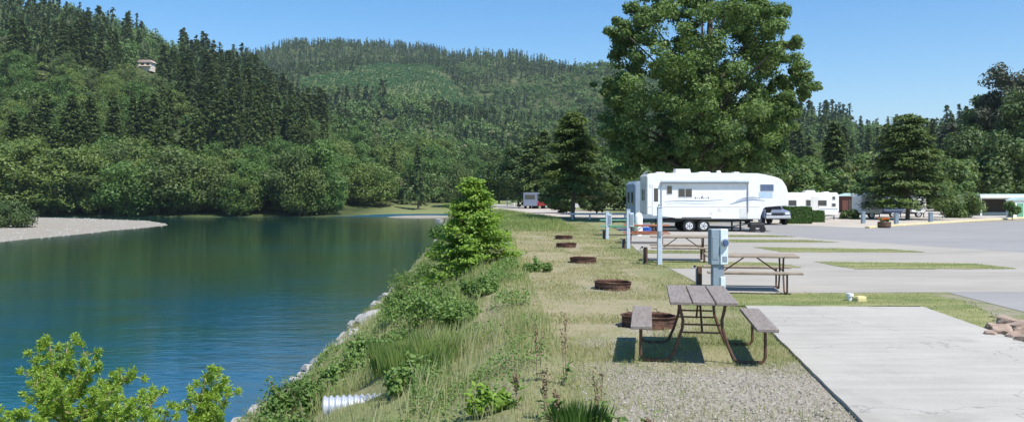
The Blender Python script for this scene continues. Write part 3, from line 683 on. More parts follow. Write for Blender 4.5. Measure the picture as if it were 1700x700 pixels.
# ---------------------------------------------------------------- picnic tables
def picnic(name, top, frame, label, group=None, fz=None):
    r = tag(empty(name, (0, 0, 0)), label, 'picnic table', group)
    for x in (-.262, 0, .262): MB().box((x, 0, .735), (.248, 1.83, .04), .006).build('top_plank', M[top], r)
    for x in (-.715, .715): MB().box((x, 0, .44), (.25, 1.83, .04), .006).build('bench_plank', M[top], r)
    for y in (-.62, .62):
        m = MB()
        for sx in (-1, 1):
            m.tube([(sx*.27, y, .71), (sx*.255, y, .62), (sx*.225, y, .50), (sx*.235, y, .40), (sx*.30, y, .20), (sx*.37, y, .05), (sx*.41, y, .025), (sx*.48, y, .02), (sx*.62, y, .02), (sx*.70, y, .03), (sx*.725, y, .08), (sx*.725, y, .25), (sx*.725, y, .42)], .019)
        m.box((0, y, .705), (.70, .03, .012)); m.box((0, y, .45), (.42, .02, .02)); m.box((0, y+(.03 if y > 0 else -.03), .36), (.46, .02, .02))
        m.build('leg_frame', M[frame], r, smooth=True)
    for sy in (-1, 1): MB().tube([(0, sy*.60, .36), (0, sy*.12, .70)], .014).build('diagonal_brace', M[frame], r)
    MB().tube([(0, -.62, .70), (0, .62, .70)], .014).build('centre_rail', M[frame], r)
    for sx in (-1, 1): MB().box((sx*.715, 0, .41), (.04, 1.3, .014)).build('bench_rail', M[frame], r)
    return r
t1 = picnic('picnic_table', 'plank', 'frame', 'nearest picnic table, grey planks on a brown tubular frame, beside the concrete pad')
t1.location = (2.36, 10.75, 0); t1.rotation_euler = (0, 0, R(-9))
t2 = copy_tree(t1); t2.location = (4.92, 17.6, 0); t2.rotation_euler = (0, 0, R(81)); t2['label'] = 'picnic table on the second pad, right behind the grey-blue meter pedestal'
def mkmat_tab(root, a, b):
    for ch in root.children:
        if 'plank' in ch.name or 'rail' in ch.name or 'frame' in ch.name or 'brace' in ch.name: 
            me = ch.data.copy(); ch.data = me; me.materials[0] = M[a] if 'plank' in ch.name else M[b]
mkmat_tab(t2, 'tan', 'frame')
t3 = copy_tree(t2); t3.location = (5.05, 25.4, 0); t3.rotation_euler = (0, 0, R(82)); t3['label'] = 'picnic table on the third pad, behind the tallest pale blue post'
t4 = copy_tree(t2); t4.location = (5.45, 34.6, 0); t4.rotation_euler = (0, 0, R(83)); t4['label'] = 'reddish brown picnic table near the rear wheels side of the large trailer'; mkmat_tab(t4, 'redwood', 'redwood')
t5 = copy_tree(t2); t5.location = (5.2, 41.5, 0); t5.rotation_euler = (0, 0, R(83)); t5['label'] = 'green picnic table at the left behind the farthest pale post'; mkmat_tab(t5, 'greenpale', 'greenpaint')
for t in (t1, t2, t3, t4, t5): t['group'] = 'picnic tables at the camping sites'

# ---------------------------------------------------------------- fire rings
def fire_ring():
    r = tag(empty('fire_ring', (0, 0, 0)), 'x', 'fire ring', 'rusty fire rings along the river side')
    def band(z0, z1, ra, th, cut=0):
        m = MB(); n = 40; bm = m.bm; L = []
        for k in range(n):
            a = 2*math.pi*k/n; wv = 1+.012*math.sin(3*a+z0*20); L.append([bm.verts.new((math.cos(a)*rr*wv, math.sin(a)*rr*wv, z)) for rr, z in ((ra, z0), (ra, z1), (ra-th, z1), (ra-th, z0))])
        for k in range(n):
            a, b = L[k], L[(k+1) % n]
            for q in range(4): bm.faces.new([a[q], b[q], b[(q+1) % 4], a[(q+1) % 4]])
        return m
    band(0, .115, .375, .012).build('lower_band', M['rust'], r, smooth=True)
    band(.125, .225, .385, .012).build('upper_band', M['rust'], r, smooth=True)
    band(.212, .228, .40, .03).build('rim', M['rust'], r, smooth=True)
    m = MB(); m.tube([(-.30, .05, .235), (.30, .05, .235)], .009, 6)
    for k in range(9): y = .05+.028*k; m.tube([(-math.sqrt(max(.01, .35**2-y*y)), y, .243), (math.sqrt(max(.01, .35**2-y*y)), y, .243)], .006, 5)
    for k in (-1, 1): m.tube([(k*.22, .0, .25), (k*.22, .30, .25)], .007, 5); m.tube([(k*.22, .30, .25), (k*.22, .37, .29), (k*.20, .40, .29)], .007, 5)
    m.build('grate', M['rust'], r)
    MB().cyl((0, 0, .01), (0, 0, .04), .36, seg=30).build('ash_bed', M['ash'], r)
    MB().box((-.41, -.05, .03), (.09, .07, .05), .01).build('shadow_tab', M['black'], r)  # dark tab stands in for the ring's shadow at its lower left
    return r
f0 = fire_ring()
labs = ['nearest rusty fire ring, half hidden behind the bench of the nearest picnic table', 'second rusty fire ring from the camera, on open grass', 'third rusty fire ring from the camera, on the dry grass', 'fourth rusty fire ring, just in front of the farthest one', 'farthest rusty fire ring, at the edge of the dark tree shadow']
for k, (px, d) in enumerate([(1077, 12.9), (1017, 18.0), (968, 24.8), (940, 32.0), (936, 37.6)]):
    o = f0 if k == 0 else copy_tree(f0); x = gx(px, d); o.location = (x, d, hz(x, d)-.005); o.rotation_euler = (random.uniform(-.03, .03), random.uniform(-.03, .03), random.uniform(-.4, .4)); o['label'] = labs[k]
    o.scale = (1, 1, .72) if k else (1.07, 1.07, .78)

# ---------------------------------------------------------------- utility pedestals and posts
p = tag(empty('meter_pedestal', (gx(1191, 15.9), 15.9, 0), R(6)), 'grey-blue electric pedestal with round glass meter behind the nearest table', 'utility pedestal')
MB().box((0, 0, .55), (.25, .16, 1.10), .01).build('post', M['pedestal'], p)
MB().box((-.085, -.01, 1.02), (.19, .22, .66), .012).build('breaker_box', M['pedestal'], p)
MB().box((.105, -.02, 1.02), (.175, .24, .66), .015).build('meter_housing', M['pedpale'], p)
m = MB().cyl((.115, -.14, 1.10), (.115, -.19, 1.10), .078, seg=24); m.build('meter_ring', M['alu'], p, smooth=True)
MB().cyl((.115, -.19, 1.10), (.115, -.235, 1.10), .066, .052, 24).build('meter_glass', M['glassblue'], p, smooth=True)
MB().box((-.085, -.125, 1.0), (.13, .008, .42), .003).build('box_door', M['pedestal'], p)
MB().box((.115, -.145, .80), (.10, .012, .10), .003).build('outlet_cover', M['pedestal'], p)
MB().box((.09, -.085, .30), (.11, .05, .34), .008).build('lower_outlet_box', M['pedpale'], p)
p.scale = (.86, .86, 1)
def upost(px, d, h, label, boxed):
    x = gx(px, d); r = tag(empty('utility_post', (x, d, 0)), label, 'utility post', 'pale blue posts beside the camping sites')
    MB().box((0, 0, h/2), (.13, .13, h), .012).build('post', M['postpaint'], r)
    MB().box((0, 0, h+.012), (.15, .15, .024), .006).build('cap', M['postpaint'], r)
    if boxed:
        b = MB().box((.11, .0, h-.35), (.16, .20, .5), .012).build('breaker_box', M['postpaint'], r); MB().box((.11, -.105, h-.35), (.11, .012, .36), .004).build('box_door', M['pedestal'], b)
    else: MB().box((0, -.08, h*.55), (.085, .03, .16), .005).build('outlet_cover', M['pedestal'], r)
upost(1095, 24.0, 1.62, 'tallest and nearest pale blue post, square and plain', False)
upost(1043, 31.1, 1.42, 'middle pale blue post with a breaker box near its top', True)
upost(1008, 37.7, 1.22, 'farthest and shortest pale blue post beside the green table', True)
def fpost(px, d, h, label):
    x = gx(px, d); r = tag(empty('faucet_post', (x, d, 0)), label, 'faucet post', 'short brown faucet posts')
    MB().box((0, 0, h/2), (.10, .10, h), .008).build('post', M['wood_post'], r)
    m = MB(); m.tube([(-.07, 0, 0), (-.07, 0, h*.9), (-.09, 0, h*.95), (-.15, 0, h*.95), (-.17, 0, h*.85)], .014, 7); m.build('pipe', M['galv'], r)
    MB().cyl((-.10, 0, h*.98), (-.10, 0, h*1.04), .03, seg=10).build('valve_handle', M['black'], r)
fpost(1161, 18.7, .42, 'short brown post at the left end of the table behind the meter pedestal')
fpost(1072, 24.5, .48, 'short brown post just left of the tallest pale blue post')
fpost(1036, 31.4, .36, 'short dark post with tap just left of the middle pale blue post')
fpost(1003, 38.0, .42, 'short brown post just left of the farthest pale blue post')
# ---------------------------------------------------------------- fifth-wheel trailer
D5 = 45.0; SC = F/D5
def tl(px, py): return ((px-1074)/SC, CZ-(py-HY)/SC)
ft = tag(empty('fifth_wheel_trailer', (gx(1074, D5), D5, 0)), 'large white fifth wheel camping trailer under the big tree', 'camping trailer')
prof = [tl(*q) for q in [(1074, 356), (1074, 292), (1077, 288.5), (1082, 287.5), (1160, 286.5), (1258, 287.5), (1272, 290), (1290, 294.5), (1299, 299), (1306, 310), (1309, 322), (1309, 336), (1305, 341.5), (1270, 342.5), (1266, 346), (1262, 364), (1123, 362.5), (1110, 359)]]
MB().prism(prof, 0, 2.45, .035, 2).build('body', M['white'], ft, smooth=True)
def plate(name, x0, y0, x1, y1, mat, th=.012, parent=ft, off=0.0, bev=.004):
    a, b = tl(x0, y0); c, d = tl(x1, y1); return MB().box(((a+c)/2, -off-th/2, (b+d)/2), (abs(c-a), th, abs(b-d)), bev).build(name, mat, parent)
def window(x0, y0, x1, y1, mat=None):
    f = plate('window', x0, y0, x1, y1, M['alu'], .02); plate('pane', x0+.8, y0+.8, x1-.8, y1-.8, mat or M['glass'], .006, f, .02)
    return f
dr = plate('door', 1083, 306, 1095, 358, M['white'], .02); plate('window', 1085.5, 312.5, 1092.5, 334.5, M['glass'], .006, dr, .02); plate('handle', 1093.2, 339, 1094.5, 342, M['black'], .03, dr, .02)
window(1107, 308, 1116, 322); 
wf = window(1126, 313, 1149, 327); plate('pane_divider', 1136.5, 313.5, 1138, 326.5, M['alu'], .01, wf, .026)
window(1262, 305.5, 1284.5, 317, M['glassblue'])
plate('decal_panel', 1259.5, 318.5, 1282.5, 328.5, M['decalpale'], .006)
# awning roller with arms
aw = MB().cyl(tl(1097, 302)[0:1]+(-.10, tl(1097, 302)[1]), tl(1242, 302)[0:1]+(-.10, tl(1242, 302)[1]), .085, seg=14).build('awning_roller', M['awning'], ft, smooth=True)
for px in (1098, 1241.5):
    x_, z_ = tl(px, 302); MB().box((x_, -.05, (z_+tl(px, 352)[1])/2), (.045, .035, z_-tl(px, 352)[1]), .005).build('awning_arm', M['alu'], ft)
# graphics: long swoosh stripes and small lettering
def stripe(pts, wd, mat):
    m = MB(); P = [tl(*q) for q in pts]; n = len(P); ws = [wd*math.sin(math.pi*(k+.35)/(n-.3))/SC for k in range(n)]
    top = [(p[0], p[1]+w_) for p, w_ in zip(P, ws)]; bot = [(p[0], p[1]-w_) for p, w_ in zip(P, ws)][::-1]
    m.prism(top+bot, -.006, 0); return m.build('decal_stripe', mat, ft)
stripe([(1212, 339), (1222, 336), (1235, 332.5), (1250, 331), (1270, 333)], 1.6, M['decal'])
stripe([(1222, 333.5), (1235, 329), (1250, 327.5), (1262, 329)], 1.1, M['decal'])
stripe([(1103, 334.5), (1130, 332.8), (1165, 333.6), (1200, 331.5)], .7, M['decal'])
stripe([(1105, 338), (1130, 336.5), (1160, 338), (1190, 337)], .5, M['decalpale'])
m = MB()
for k, (wd_, h_) in enumerate([(3, 2.6), (2, 1.6), (2.2, 1.6), (3.2, 4.6), (2, 1.7), (2.2, 1.6), (2.6, 2.8)]):
    a_, b_ = tl(1153+k*3.6, 329.5); m.prism([(a_, b_), (a_+wd_*.75/SC, b_), (a_+wd_*.95/SC, b_+h_/SC), (a_+wd_*.3/SC, b_+h_*.8/SC)], -.006, 0)
m.build('lettering', M['decaldark'], ft)
plate('hatch', 1192, 344, 1197, 350, M['offwhite']); plate('hatch', 1179, 351, 1183, 355, M['offwhite']); plate('hatch', 1228, 345, 1240, 361, M['offwhite']); plate('hatch', 1078, 305, 1082, 311, M['offwhite'])
plate('trim_strip', 1076, 342.3, 1262, 343.2, M['offwhite'], .01)
plate('vertical_seam', 1240.3, 306, 1241, 363, M['decal'], .004)
# roof gear
def roofbox(name, px0, px1, h, y=1.2, wd=.7, mat='roofwhite'):
    a, z = tl(px0, 286.5); b, _ = tl(px1, 286.5); MB().prism([(a, z-.03), (a+.04, z+h), (b-.06, z+h), (b, z-.03)], y-wd/2, y+wd/2, .02).build(name, M[mat], ft)
roofbox('air_conditioner', 1126, 1153, .22); roofbox('roof_vent', 1166, 1187, .07); roofbox('roof_vent', 1198, 1206, .14, wd=.3); roofbox('roof_vent', 1094, 1110, .06); roofbox('roof_vent', 1225, 1236, .06)
# rear end window and ladder
MB().box((-.012, 1.2, 1.95), (.02, .9, .6), .004).build('rear_window', M['glass'], ft)
m = MB()
for y in (.25, .6): m.tube([(-.12, y, .9), (-.12, y, 3.1), (.1, y, 3.22)], .014, 6)
for k in range(7): m.tube([(-.12, .25, 1.0+.3*k), (-.12, .6, 1.0+.3*k)], .012, 6)
m.build('ladder', M['alu'], ft)
# underbody, wheels
MB().box((tl(1180, 0)[0], 1.2, .62), (4.6, 1.9, .14), .01).build('chassis', M['black'], ft)
def wheel(parent, x, y, r, wd, face=-1, z=None):
    z = r if z is None else z
    t = MB().cyl((x, y, z), (x, y+wd, z), r, seg=28); t = t.build('wheel', M['tyre'], parent, smooth=True)
    yf = y-.008 if face < 0 else y+wd+.008; MB().cyl((x, yf, z), (x, yf+.03*(-face), z), r*.60, seg=20).build('rim', M['chrome'], t, smooth=True)
    m = MB(); 
    for k in range(5): a = k*1.2566; m.cyl((x+math.cos(a)*r*.36, yf+face*.003, z+math.sin(a)*r*.36), (x+math.cos(a)*r*.36, yf, z+math.sin(a)*r*.36), r*.11, seg=8)
    m.cyl((x, yf+face*.02, z), (x, yf, z), r*.14, seg=10); m.build('hub', M['black'], t)
    return t
for px in (1144.5, 1168.5):
    for y, fc in ((.03, -1), (2.2, 1)): wheel(ft, tl(px, 0)[0], y, .32, .22, fc)
m = MB(); a_, b_ = tl(1132, 363); c_, _ = tl(1181, 363); m.box(((a_+c_)/2, -.004, b_+.06), (c_-a_, .01, .05)); m.build('wheel_trim', M['black'], ft)
for px in (1232, 1100):
    x_ = tl(px, 0)[0]
    for y in (.35, 2.1): m = MB().box((x_, y, .32), (.08, .08, .62)); m.box((x_, y, .02), (.24, .24, .04)); m.build('jack_leg', M['black'], ft)
m = MB(); x_ = tl(1152, 0)[0]; 
x0_, z0_ = tl(1283, 342); m = MB().prism([(x0_, z0_+.02), (x0_+.35, z0_+.02), (x0_+.2, z0_-.38), (x0_+.05, z0_-.38)], 1.05, 1.4); m.build('hitch_pin_box', M['black'], ft)
m = MB().box((tl(1088, 0)[0], -.28, .50), (.6, .4, .035)); m.box((tl(1088, 0)[0], -.5, .27), (.6, .3, .035)); m.tube([(tl(1080, 0)[0], -.1, .7), (tl(1080, 0)[0], -.6, .05)], .015, 5); m.build('entry_step', M['black'], ft)
# dark spare wheels and gear stacked below the trailer front
r = tag(empty('tool_cart', (gx(1257, 44.6), 44.6, 0)), 'low black utility cart parked under the trailer nose', 'cart')
MB().box((0, .2, .36), (.75, .6, .24), .04).build('box', M['black'], r); MB().box((.0, .2, .50), (.6, .5, .05), .02).build('lid', M['tyre'], r)
for x_ in (-.26, .26): MB().cyl((x_, -.12, .16), (x_, -.02, .16), .16, seg=20).build('wheel', M['tyre'], r, smooth=True)
MB().tube([(-.38, .2, .45), (-1.3, .2, .30)], .03, 6).build('handle', M['black'], r)
r = tag(empty('cooler_box', (gx(1069, 42.0), 42.0, 0)), 'blue plastic storage box behind the reddish table', 'cooler'); MB().box((0, 0, .24), (.62, .42, .44), .04).build('body', M['bluetarp'], r); MB().box((0, 0, .49), (.65, .45, .07), .02).build('lid', M['bluetarp'], r); MB().tube([(-.2, -.24, .36), (-.2, -.27, .4), (.2, -.27, .4), (.2, -.24, .36)], .012, 6).build('handle', M['white'], r)
r = tag(empty('propane_tank', (gx(1060, 41.0), 41.0, 0)), 'upright white gas bottle at the rear corner of the large trailer', 'gas bottle'); A = Acc(); V, Q = tube_np([(0, 0, .05), (0, 0, .08), (0, 0, .2), (0, 0, .9), (0, 0, 1.05), (0, 0, 1.12)], [.1, .17, .2, .2, .15, .04], 16); A.add(V, Q); A.obj('tank', [M['white']], r, smooth=True); MB().cyl((0, 0, 1.1), (0, 0, 1.2), .05).build('valve', M['alu'], r); MB().cyl((0, 0, 0), (0, 0, .06), .16).build('foot_ring', M['white'], r)

# trailer behind it, only its rear shows; the rear's blue-grey shade is in the paint
r = tag(empty('parked_trailer', (7.05, 49.0, 0)), 'trailer tucked behind the rear of the large white one, shade painted in blue-grey', 'camping trailer')
MB().prism([(0, .55), (0, 2.6), (.12, 2.75), (6.5, 2.75), (6.9, 2.2), (6.9, .9), (6.6, .55)], 0, 3.6, .05).build('body', M['bluegrey'], r)
for y in (.9, 2.5): MB().box((-.012, y, 1.75), (.02, .7, .75), .005).build('window', M['glass'], r)
for y in (.25, 1.8, 3.35): MB().box((-.012, y, 1.65), (.025, .05, 2.0)).build('trim_strip', M['awning'], r)
for px in (3.0, 3.8): wheel(r, px, .05, .33, .22)

# ---------------------------------------------------------------- small trailers far right
def small_rv(px0, px1, d, h, label, wins, dep=2.2, door=None, mat='white', clear=.35, wheels=(.45, .6)):
    x0, x1 = gx(px0, d), gx(px1, d); L = x1-x0
    r = tag(empty('travel_trailer', (x0, d, 0)), label, 'camping trailer')
    MB().prism([(0, clear+.1), (0, h-.12), (.10, h), (L-.15, h), (L, h-.2), (L, clear+.35), (L-.12, clear)], 0, dep, .05).build('body', M[mat], r, smooth=True)
    for (a, b, c, e) in wins:
        f = MB().box((a*L, -.01, b*h), (c*L, .02, e*h), .004).build('window', M['alu'], r); MB().box((a*L, -.023, b*h), (c*L-.08, .008, e*h-.08), .003).build('pane', M['glass'], f)
    if door: f = MB().box((door*L, -.012, h*.52), (.6, .022, h*.68), .01).build('door', M['offwhite'], r); MB().box((door*L+.22, -.03, h*.5), (.05, .02, .08)).build('handle', M['black'], f)
    MB().box((L*.5, -.006, h*.40), (L*.94, .01, .05)).build('decal_stripe', M['decal'], r)
    MB().prism([(L*.42, h-.02), (L*.45, h+.18), (L*.60, h+.18), (L*.64, h-.02)], dep*.35, dep*.7, .02).build('air_conditioner', M['roofwhite'], r)
    MB().prism([(L*.78, h-.02), (L*.78, h+.07), (L*.88, h+.07), (L*.88, h-.02)], dep*.35, dep*.6).build('roof_vent', M['roofwhite'], r)
    MB().box((L*.5, dep/2, clear), (L*.8, dep*.8, .1)).build('chassis', M['black'], r)
    for q in wheels: wheel(r, q*L, .02, .27, .2)
    MB().box((L*.93, .3, clear/2), (.06, .06, clear+.1)).build('jack_leg', M['black'], r); return r
small_rv(1305, 1393, 66, 2.12, 'white trailer with several dark windows just right of the large one', [(.12, .62, .16, .22), (.42, .62, .10, .24), (.68, .62, .18, .22), (.90, .80, .06, .13), (.90, .55, .08, .13)], door=.56)
r = small_rv(1430, 1465, 70, 1.95, 'small white trailer with two windows left of the tiered conifer', [(.28, .66, .22, .16), (.66, .66, .22, .16)], dep=2.0, wheels=(.5,))
r = small_rv(1466, 1500, 72, 1.6, 'dark side of the third small trailer, built as a separate dark blue body', [(.5, .62, .3, .2)], mat='darkside', wheels=(.5,))  # dark side of the white trailer before it, added as its own body
r = small_rv(1513, 1538, 73, 1.75, 'tiny white trailer right under the tiered conifer', [(.3, .70, .2, .16), (.7, .70, .2, .16), (.5, .38, .3, .12)], wheels=(.5,))

# building with mint roof at right edge
d = 80; x0 = gx(1618, d); r = tag(empty('park_building', (x0, d, 0)), 'low white building with pale mint roof at the right edge', 'building')
MB().box((5, 3, 1.0), (10, 5, 2.0)).build('wall', M['offwhite'], r)
MB().prism([(-.5, 1.85), (-.5, 2.02), (11.2, 2.02), (11.2, 1.85)], -1.8, 6).build('roof', M['mint'], r)
MB().box((5.2, -1.83, 1.78), (11.4, .04, .28)).build('fascia', M['white'], r)
MB().box((1.7, .47, .9), (3.0, .06, 1.2)).build('carport_shade_panel', M['darkwall'], r); MB().box((6.6, .47, 1.15), (2.0, .06, .8)).build('window', M['glass'], r)  # solid dark panel stands in for the shade inside the carport
for x_ in (-.3, 4.0, 7.5, 10.8): MB().box((x_, -1.6, .95), (.14, .14, 1.86)).build('porch_post', M['white'], r)
MB().box((4.4, .3, .9), (.8, .3, 1.7)).build('storage_cupboard', M['white'], r)
d = 72; r = tag(empty('utility_shed', (gx(1684, d), d, 0)), 'white shed with pale green door panel at the right edge', 'shed'); MB().box((.6, .5, .75), (1.4, 1.0, 1.5)).build('wall', M['white'], r); MB().prism([(-.2, 1.48), (.6, 1.72), (1.4, 1.48)], -.1, 1.1).build('roof', M['mint'], r); MB().box((.5, -.02, .65), (.5, .04, 1.15)).build('door', M['greenpale'], r)
# tan shed between trailers
d = 92; r = tag(empty('red_shed', (gx(1400, d), d, 0)), 'dark red-brown shed between the white trailers', 'shed'); MB().box((1.0, 1, .9), (2.2, 2, 1.8)).build('wall', paint('red_brown_shed', (.13, .05, .035), .8), r); MB().prism([(-.3, 1.78), (1.0, 2.1), (2.3, 1.78)], -.2, 2.2).build('roof', M['mint'], r); MB().box((.9, -.02, .75), (.7, .04, 1.4)).build('door', M['darkwall'], r)

# kerb, bollards, planter
m = MB(); K = [W(1440, 379)[:2], W(1500, 374.5)[:2], W(1610, 368)[:2], W(1700, 362.5)[:2], (60, 84)]
for k in range(len(K)-1):
    a, b = Vector((*K[k], 0)), Vector((*K[k+1], 0)); dv = (b-a); m.box((a+b)/2+Vector((0, 0, .065)), (dv.length+.05, .28, .13), .02, dv.to_track_quat('X', 'Z').to_matrix())
tag(m.build('yellow_kerb', M['yellowkerb']), kind='structure')
for j, (px, d, h, lab) in enumerate([(1433, 58, .75, 'leftmost grey bollard, beside the flower tub'), (1488, 56, .68, 'middle dark grey bollard behind the yellow kerb'), (1545, 59, .68, 'right grey bollard behind the yellow kerb, left of the round bush')]):
    r = tag(empty('bollard', (gx(px, d), d, 0)), lab, 'bollard', 'grey bollards behind the yellow kerb')
    MB().box((0, 0, h/2), (.24, .24, h), .02).build('post', M['pedestal'], r); MB().box((0, 0, h+.03), (.28, .28, .06), .02).build('cap', M['pedestal'], r)
r = tag(empty('flower_tub', (gx(1468, 50.5), 50.5, 0)), 'dark wooden tub of orange flowers at the end of the yellow kerb', 'planter')
A = Acc(); V, Q = tube_np([(0, 0, 0), (0, 0, .12), (0, 0, .24), (0, 0, .36), (0, 0, .355), (0, 0, .30)], [.33, .37, .38, .36, .32, .31], 20); A.add(V, Q); V, Q = tube_np([(0, 0, .29), (0, 0, .30)], [.33, .001], 20); A.add(V, Q); A.obj('tub', [M['barrel']], r)
MB().cyl((0, 0, .07), (0, 0, .10), .372, seg=20).cyl((0, 0, .27), (0, 0, .30), .385, seg=20).build('hoops', M['black'], r)
A = Acc(); clumps(A, [(random.uniform(-.22, .22), random.uniform(-.2, .2), .42+random.random()*.08) for _ in range(9)], [.12]*9, 120, .03); A.obj('foliage', [M['bramble']], r)
A = Acc(); clumps(A, [(random.uniform(-.26, .26), random.uniform(-.26, .2), .50+random.random()*.1) for _ in range(14)], [.06]*14, 40, .03); A.obj('flowers', [M['orange']], r)

# ---------------------------------------------------------------- vehicles
def car(px, d, L, H, rz, body, label, name, cat, pickup=False):
    r = tag(empty(name, (gx(px, d), d, 0), rz), label, cat); wd = 1.75
    if pickup: lo = [(-L/2, .40), (-L/2, .95), (L*.04, 1.0), (L*.30, 1.0), (L/2-.05, .90), (L/2, .42)]; cab = [(-L*.02, .98), (.02*L, H), (L*.18, H), (L*.29, .98)]
    else: lo = [(-L/2, .42), (-L/2, .98), (L*.2, 1.02), (L/2-.08, .90), (L/2, .42)]; cab = [(-L*.49, .96), (-L*.44, H), (L*.14, H), (L*.28, .98)]
    MB().prism(lo, -wd/2, wd/2, .06).build('body', body, r, smooth=True)
    cb = MB().prism(cab, -wd/2+.10, wd/2-.10, .05).build('cabin', body, r, smooth=True)
    a, b = cab[0][0]+.15, cab[3][0]-.25
    for sy in (-1, 1):
        n = 2 if not pickup else 1
        for k in range(n):
            xa = a+(b-a)*k/n+.05; xb = a+(b-a)*(k+1)/n-.05; MB().prism([(xa, 1.05), (xa+.05, H-.12), (xb-(.22 if k == n-1 else 0), H-.12), (xb, 1.05)], sy*(wd/2-.10)-.012, sy*(wd/2-.10)+.012).build('side_window', M['glass'], r)
    c, e = cab[3], cab[2]; mm = MB(); q = .93
    mm.bm.faces.new([mm.bm.verts.new(v) for v in ((c[0]+.02, -wd/2+.2, c[1]+.05), (c[0]+.02, wd/2-.2, c[1]+.05), (e[0]+.03, wd/2-.25, e[1]-.06), (e[0]+.03, -wd/2+.25, e[1]-.06))]); bmesh.ops.solidify(mm.bm, geom=list(mm.bm.faces), thickness=.01); mm.build('windscreen', M['glass'], r)
    for x_ in (-L*.31, L*.31):
        wheel(r, x_, -wd/2-.01, .34, .22, -1); wheel(r, x_, wd/2-.21, .34, .22, 1)
    for sy in (-1, 1): MB().box((L/2+.0, sy*.62, .75), (.05, .30, .16), .01).build('headlight', M['chrome'], r); MB().box((-L/2-.0, sy*.75, .80), (.05, .14, .22), .01).build('tail_light', M['carred'], r)
    MB().box((L/2+.03, 0, .50), (.10, wd*.95, .16), .02).build('bumper', M['alu'], r)
    MB().box((L/2+.01, 0, .72), (.03, .8, .16), .01).build('grille', M['black'], r)
    return r
car(1271, 57, 4.0, 1.42, R(-84), M['carsilver'], 'silver blue car parked beneath the overhang of the large trailer', 'parked_car', 'car')
car(904, 118, 4.4, 1.5, R(62), M['carred'], 'red pickup parked under the dark trees beyond the lawn', 'pickup_truck', 'pickup', True)
d = 100; r = tag(empty('motorhome', (gx(972, d), d, 0), R(-20)), 'white motorhome seen through the branches right of the fir trunk', 'motorhome')
MB().prism([(-2.2, .4), (-2.2, 2.5), (1.7, 2.55), (2.0, 2.2), (1.5, 1.75), (2.2, 1.2), (2.3, .45)], -1.05, 1.05, .05).build('body', M['offwhite'], r)
for x_, w_ in ((-1.4, .8), (-.1, .9)): MB().box((x_, -1.06, 1.75), (w_, .02, .5)).build('window', M['glass'], r)
MB().box((-2.21, 0, 1.8), (.02, 1.2, .6)).build('rear_window', M['glass'], r)
for x_ in (-1.3, 1.5): wheel(r, x_, -1.06, .34, .22)
d = 118; r = tag(empty('parked_van', (gx(886, d), d, 0), R(75)), 'pale van end-on just left of the red pickup', 'van')
MB().prism([(-2.2, .4), (-2.2, 2.2), (1.2, 2.25), (1.7, 1.3), (2.3, 1.1), (2.3, .4)], -.95, .95, .05).build('body', M['carsilver'], r); MB().box((-2.21, 0, 1.6), (.02, 1.4, .6)).build('rear_window', M['glass'], r)
for x_ in (-1.3, 1.5):
    for y_, f_ in ((-.96, -1), (.74, 1)): wheel(r, x_, y_, .34, .22, f_)
# white rail fence left of the pickup
r = tag(empty('rail_fence', (gx(842, 140), 140, 0)), 'short white rail fence at the far end of the gravel road', 'fence')
for k in range(5): MB().box((k*1.2, 0, .5), (.14, .14, 1.0)).build('post', M['white'], r)
for z in (.45, .85): MB().box((2.4, 0, z), (5.0, .05, .12)).build('rail', M['white'], r)
# concrete wheel-stop rail along road in mid distance
r = tag(empty('guard_rail', (gx(1000, 68), 68, 0)), 'low pale timber rail between the fir and the large trailer', 'guard rail')
for k in range(4): MB().box((-2.4+k*1.4, 0, .25), (.12, .12, .5)).build('post', M['offwhite'], r)
MB().box((-.3, -.08, .42), (4.8, .06, .16)).build('rail', M['offwhite'], r)

# hill house
Hd = 300.0
while HY-(hz(gx(240, Hd), Hd)-CZ)/Hd*F > 116: Hd += 3
Hx = gx(240, Hd); print('house', Hd)
r = tag(empty('hill_house', (Hx, Hd, hz(Hx, Hd)+1.6)), 'lone tan house with pale roof high on the left hillside', 'house'); r.scale = (.85, .8, .7)
MB().box((0, 0, -1.0), (11, 7, 7)).build('wall', M['house'], r); MB().prism([(-6.3, 2.3), (-5.0, 4.0), (5.0, 4.0), (6.3, 2.3)], -4.2, 4.2).build('roof', M['roof_br'], r)
for x_ in (-3.6, 0, 3.6): MB().box((x_, -3.55, .8), (2.0, .1, 1.4)).build('window', M['glass'], r)
MB().box((1.5, -4.2, -.9), (8, 1.6, .2)).build('deck', M['tan'], r)

# ---------------------------------------------------------------- ground-level small things
r_ = [(1652, 548, .17), (1672, 541, .22), (1664, 556, .20), (1690, 552, .24), (1684, 563, .14), (1700, 545, .2), (1645, 558, .12), (1697, 568, .16)]
ords = ['pale broken rock at the left end of the heap by the pad', 'tallest pinkish rock at the back of the heap by the pad', 'flat pinkish rock in front of the tallest in the heap', 'large brown rock at the right of the heap near the frame edge', 'small rock low in the heap between two larger ones', 'rock at the back right of the heap, cut by the frame edge', 'smallest rock, left front of the heap by the pad', 'front right rock of the heap by the pad corner']
def rock(name, loc, rr, mat, label, group, sq=.6):
    bm = bmesh.new(); bmesh.ops.create_icosphere(bm, subdivisions=3, radius=1)
    sd = random.random()*99
    for v in bm.verts:
        p = v.co; n_ = math.sin(p.x*2.6+sd)*math.cos(p.y*2.9+sd*1.7)+.6*math.sin(p.z*4.4+sd*2.1+p.x*3); f = 1+.20*n_
        v.co = Vector((max(-.82, min(.85, p.x*f)), max(-.8, min(.8, p.y*f)), max(-.7, min(.72, p.z*f))*sq))*rr
    me = bpy.data.meshes.new(name); bm.to_mesh(me); bm.free(); me.materials.append(mat); o = bpy.data.objects.new(name, me); C.objects.link(o); o.location = loc; o.rotation_euler = (random.uniform(-.3, .3), random.uniform(-.3, .3), random.random()*6); tag(o, label, 'rock', group); return o
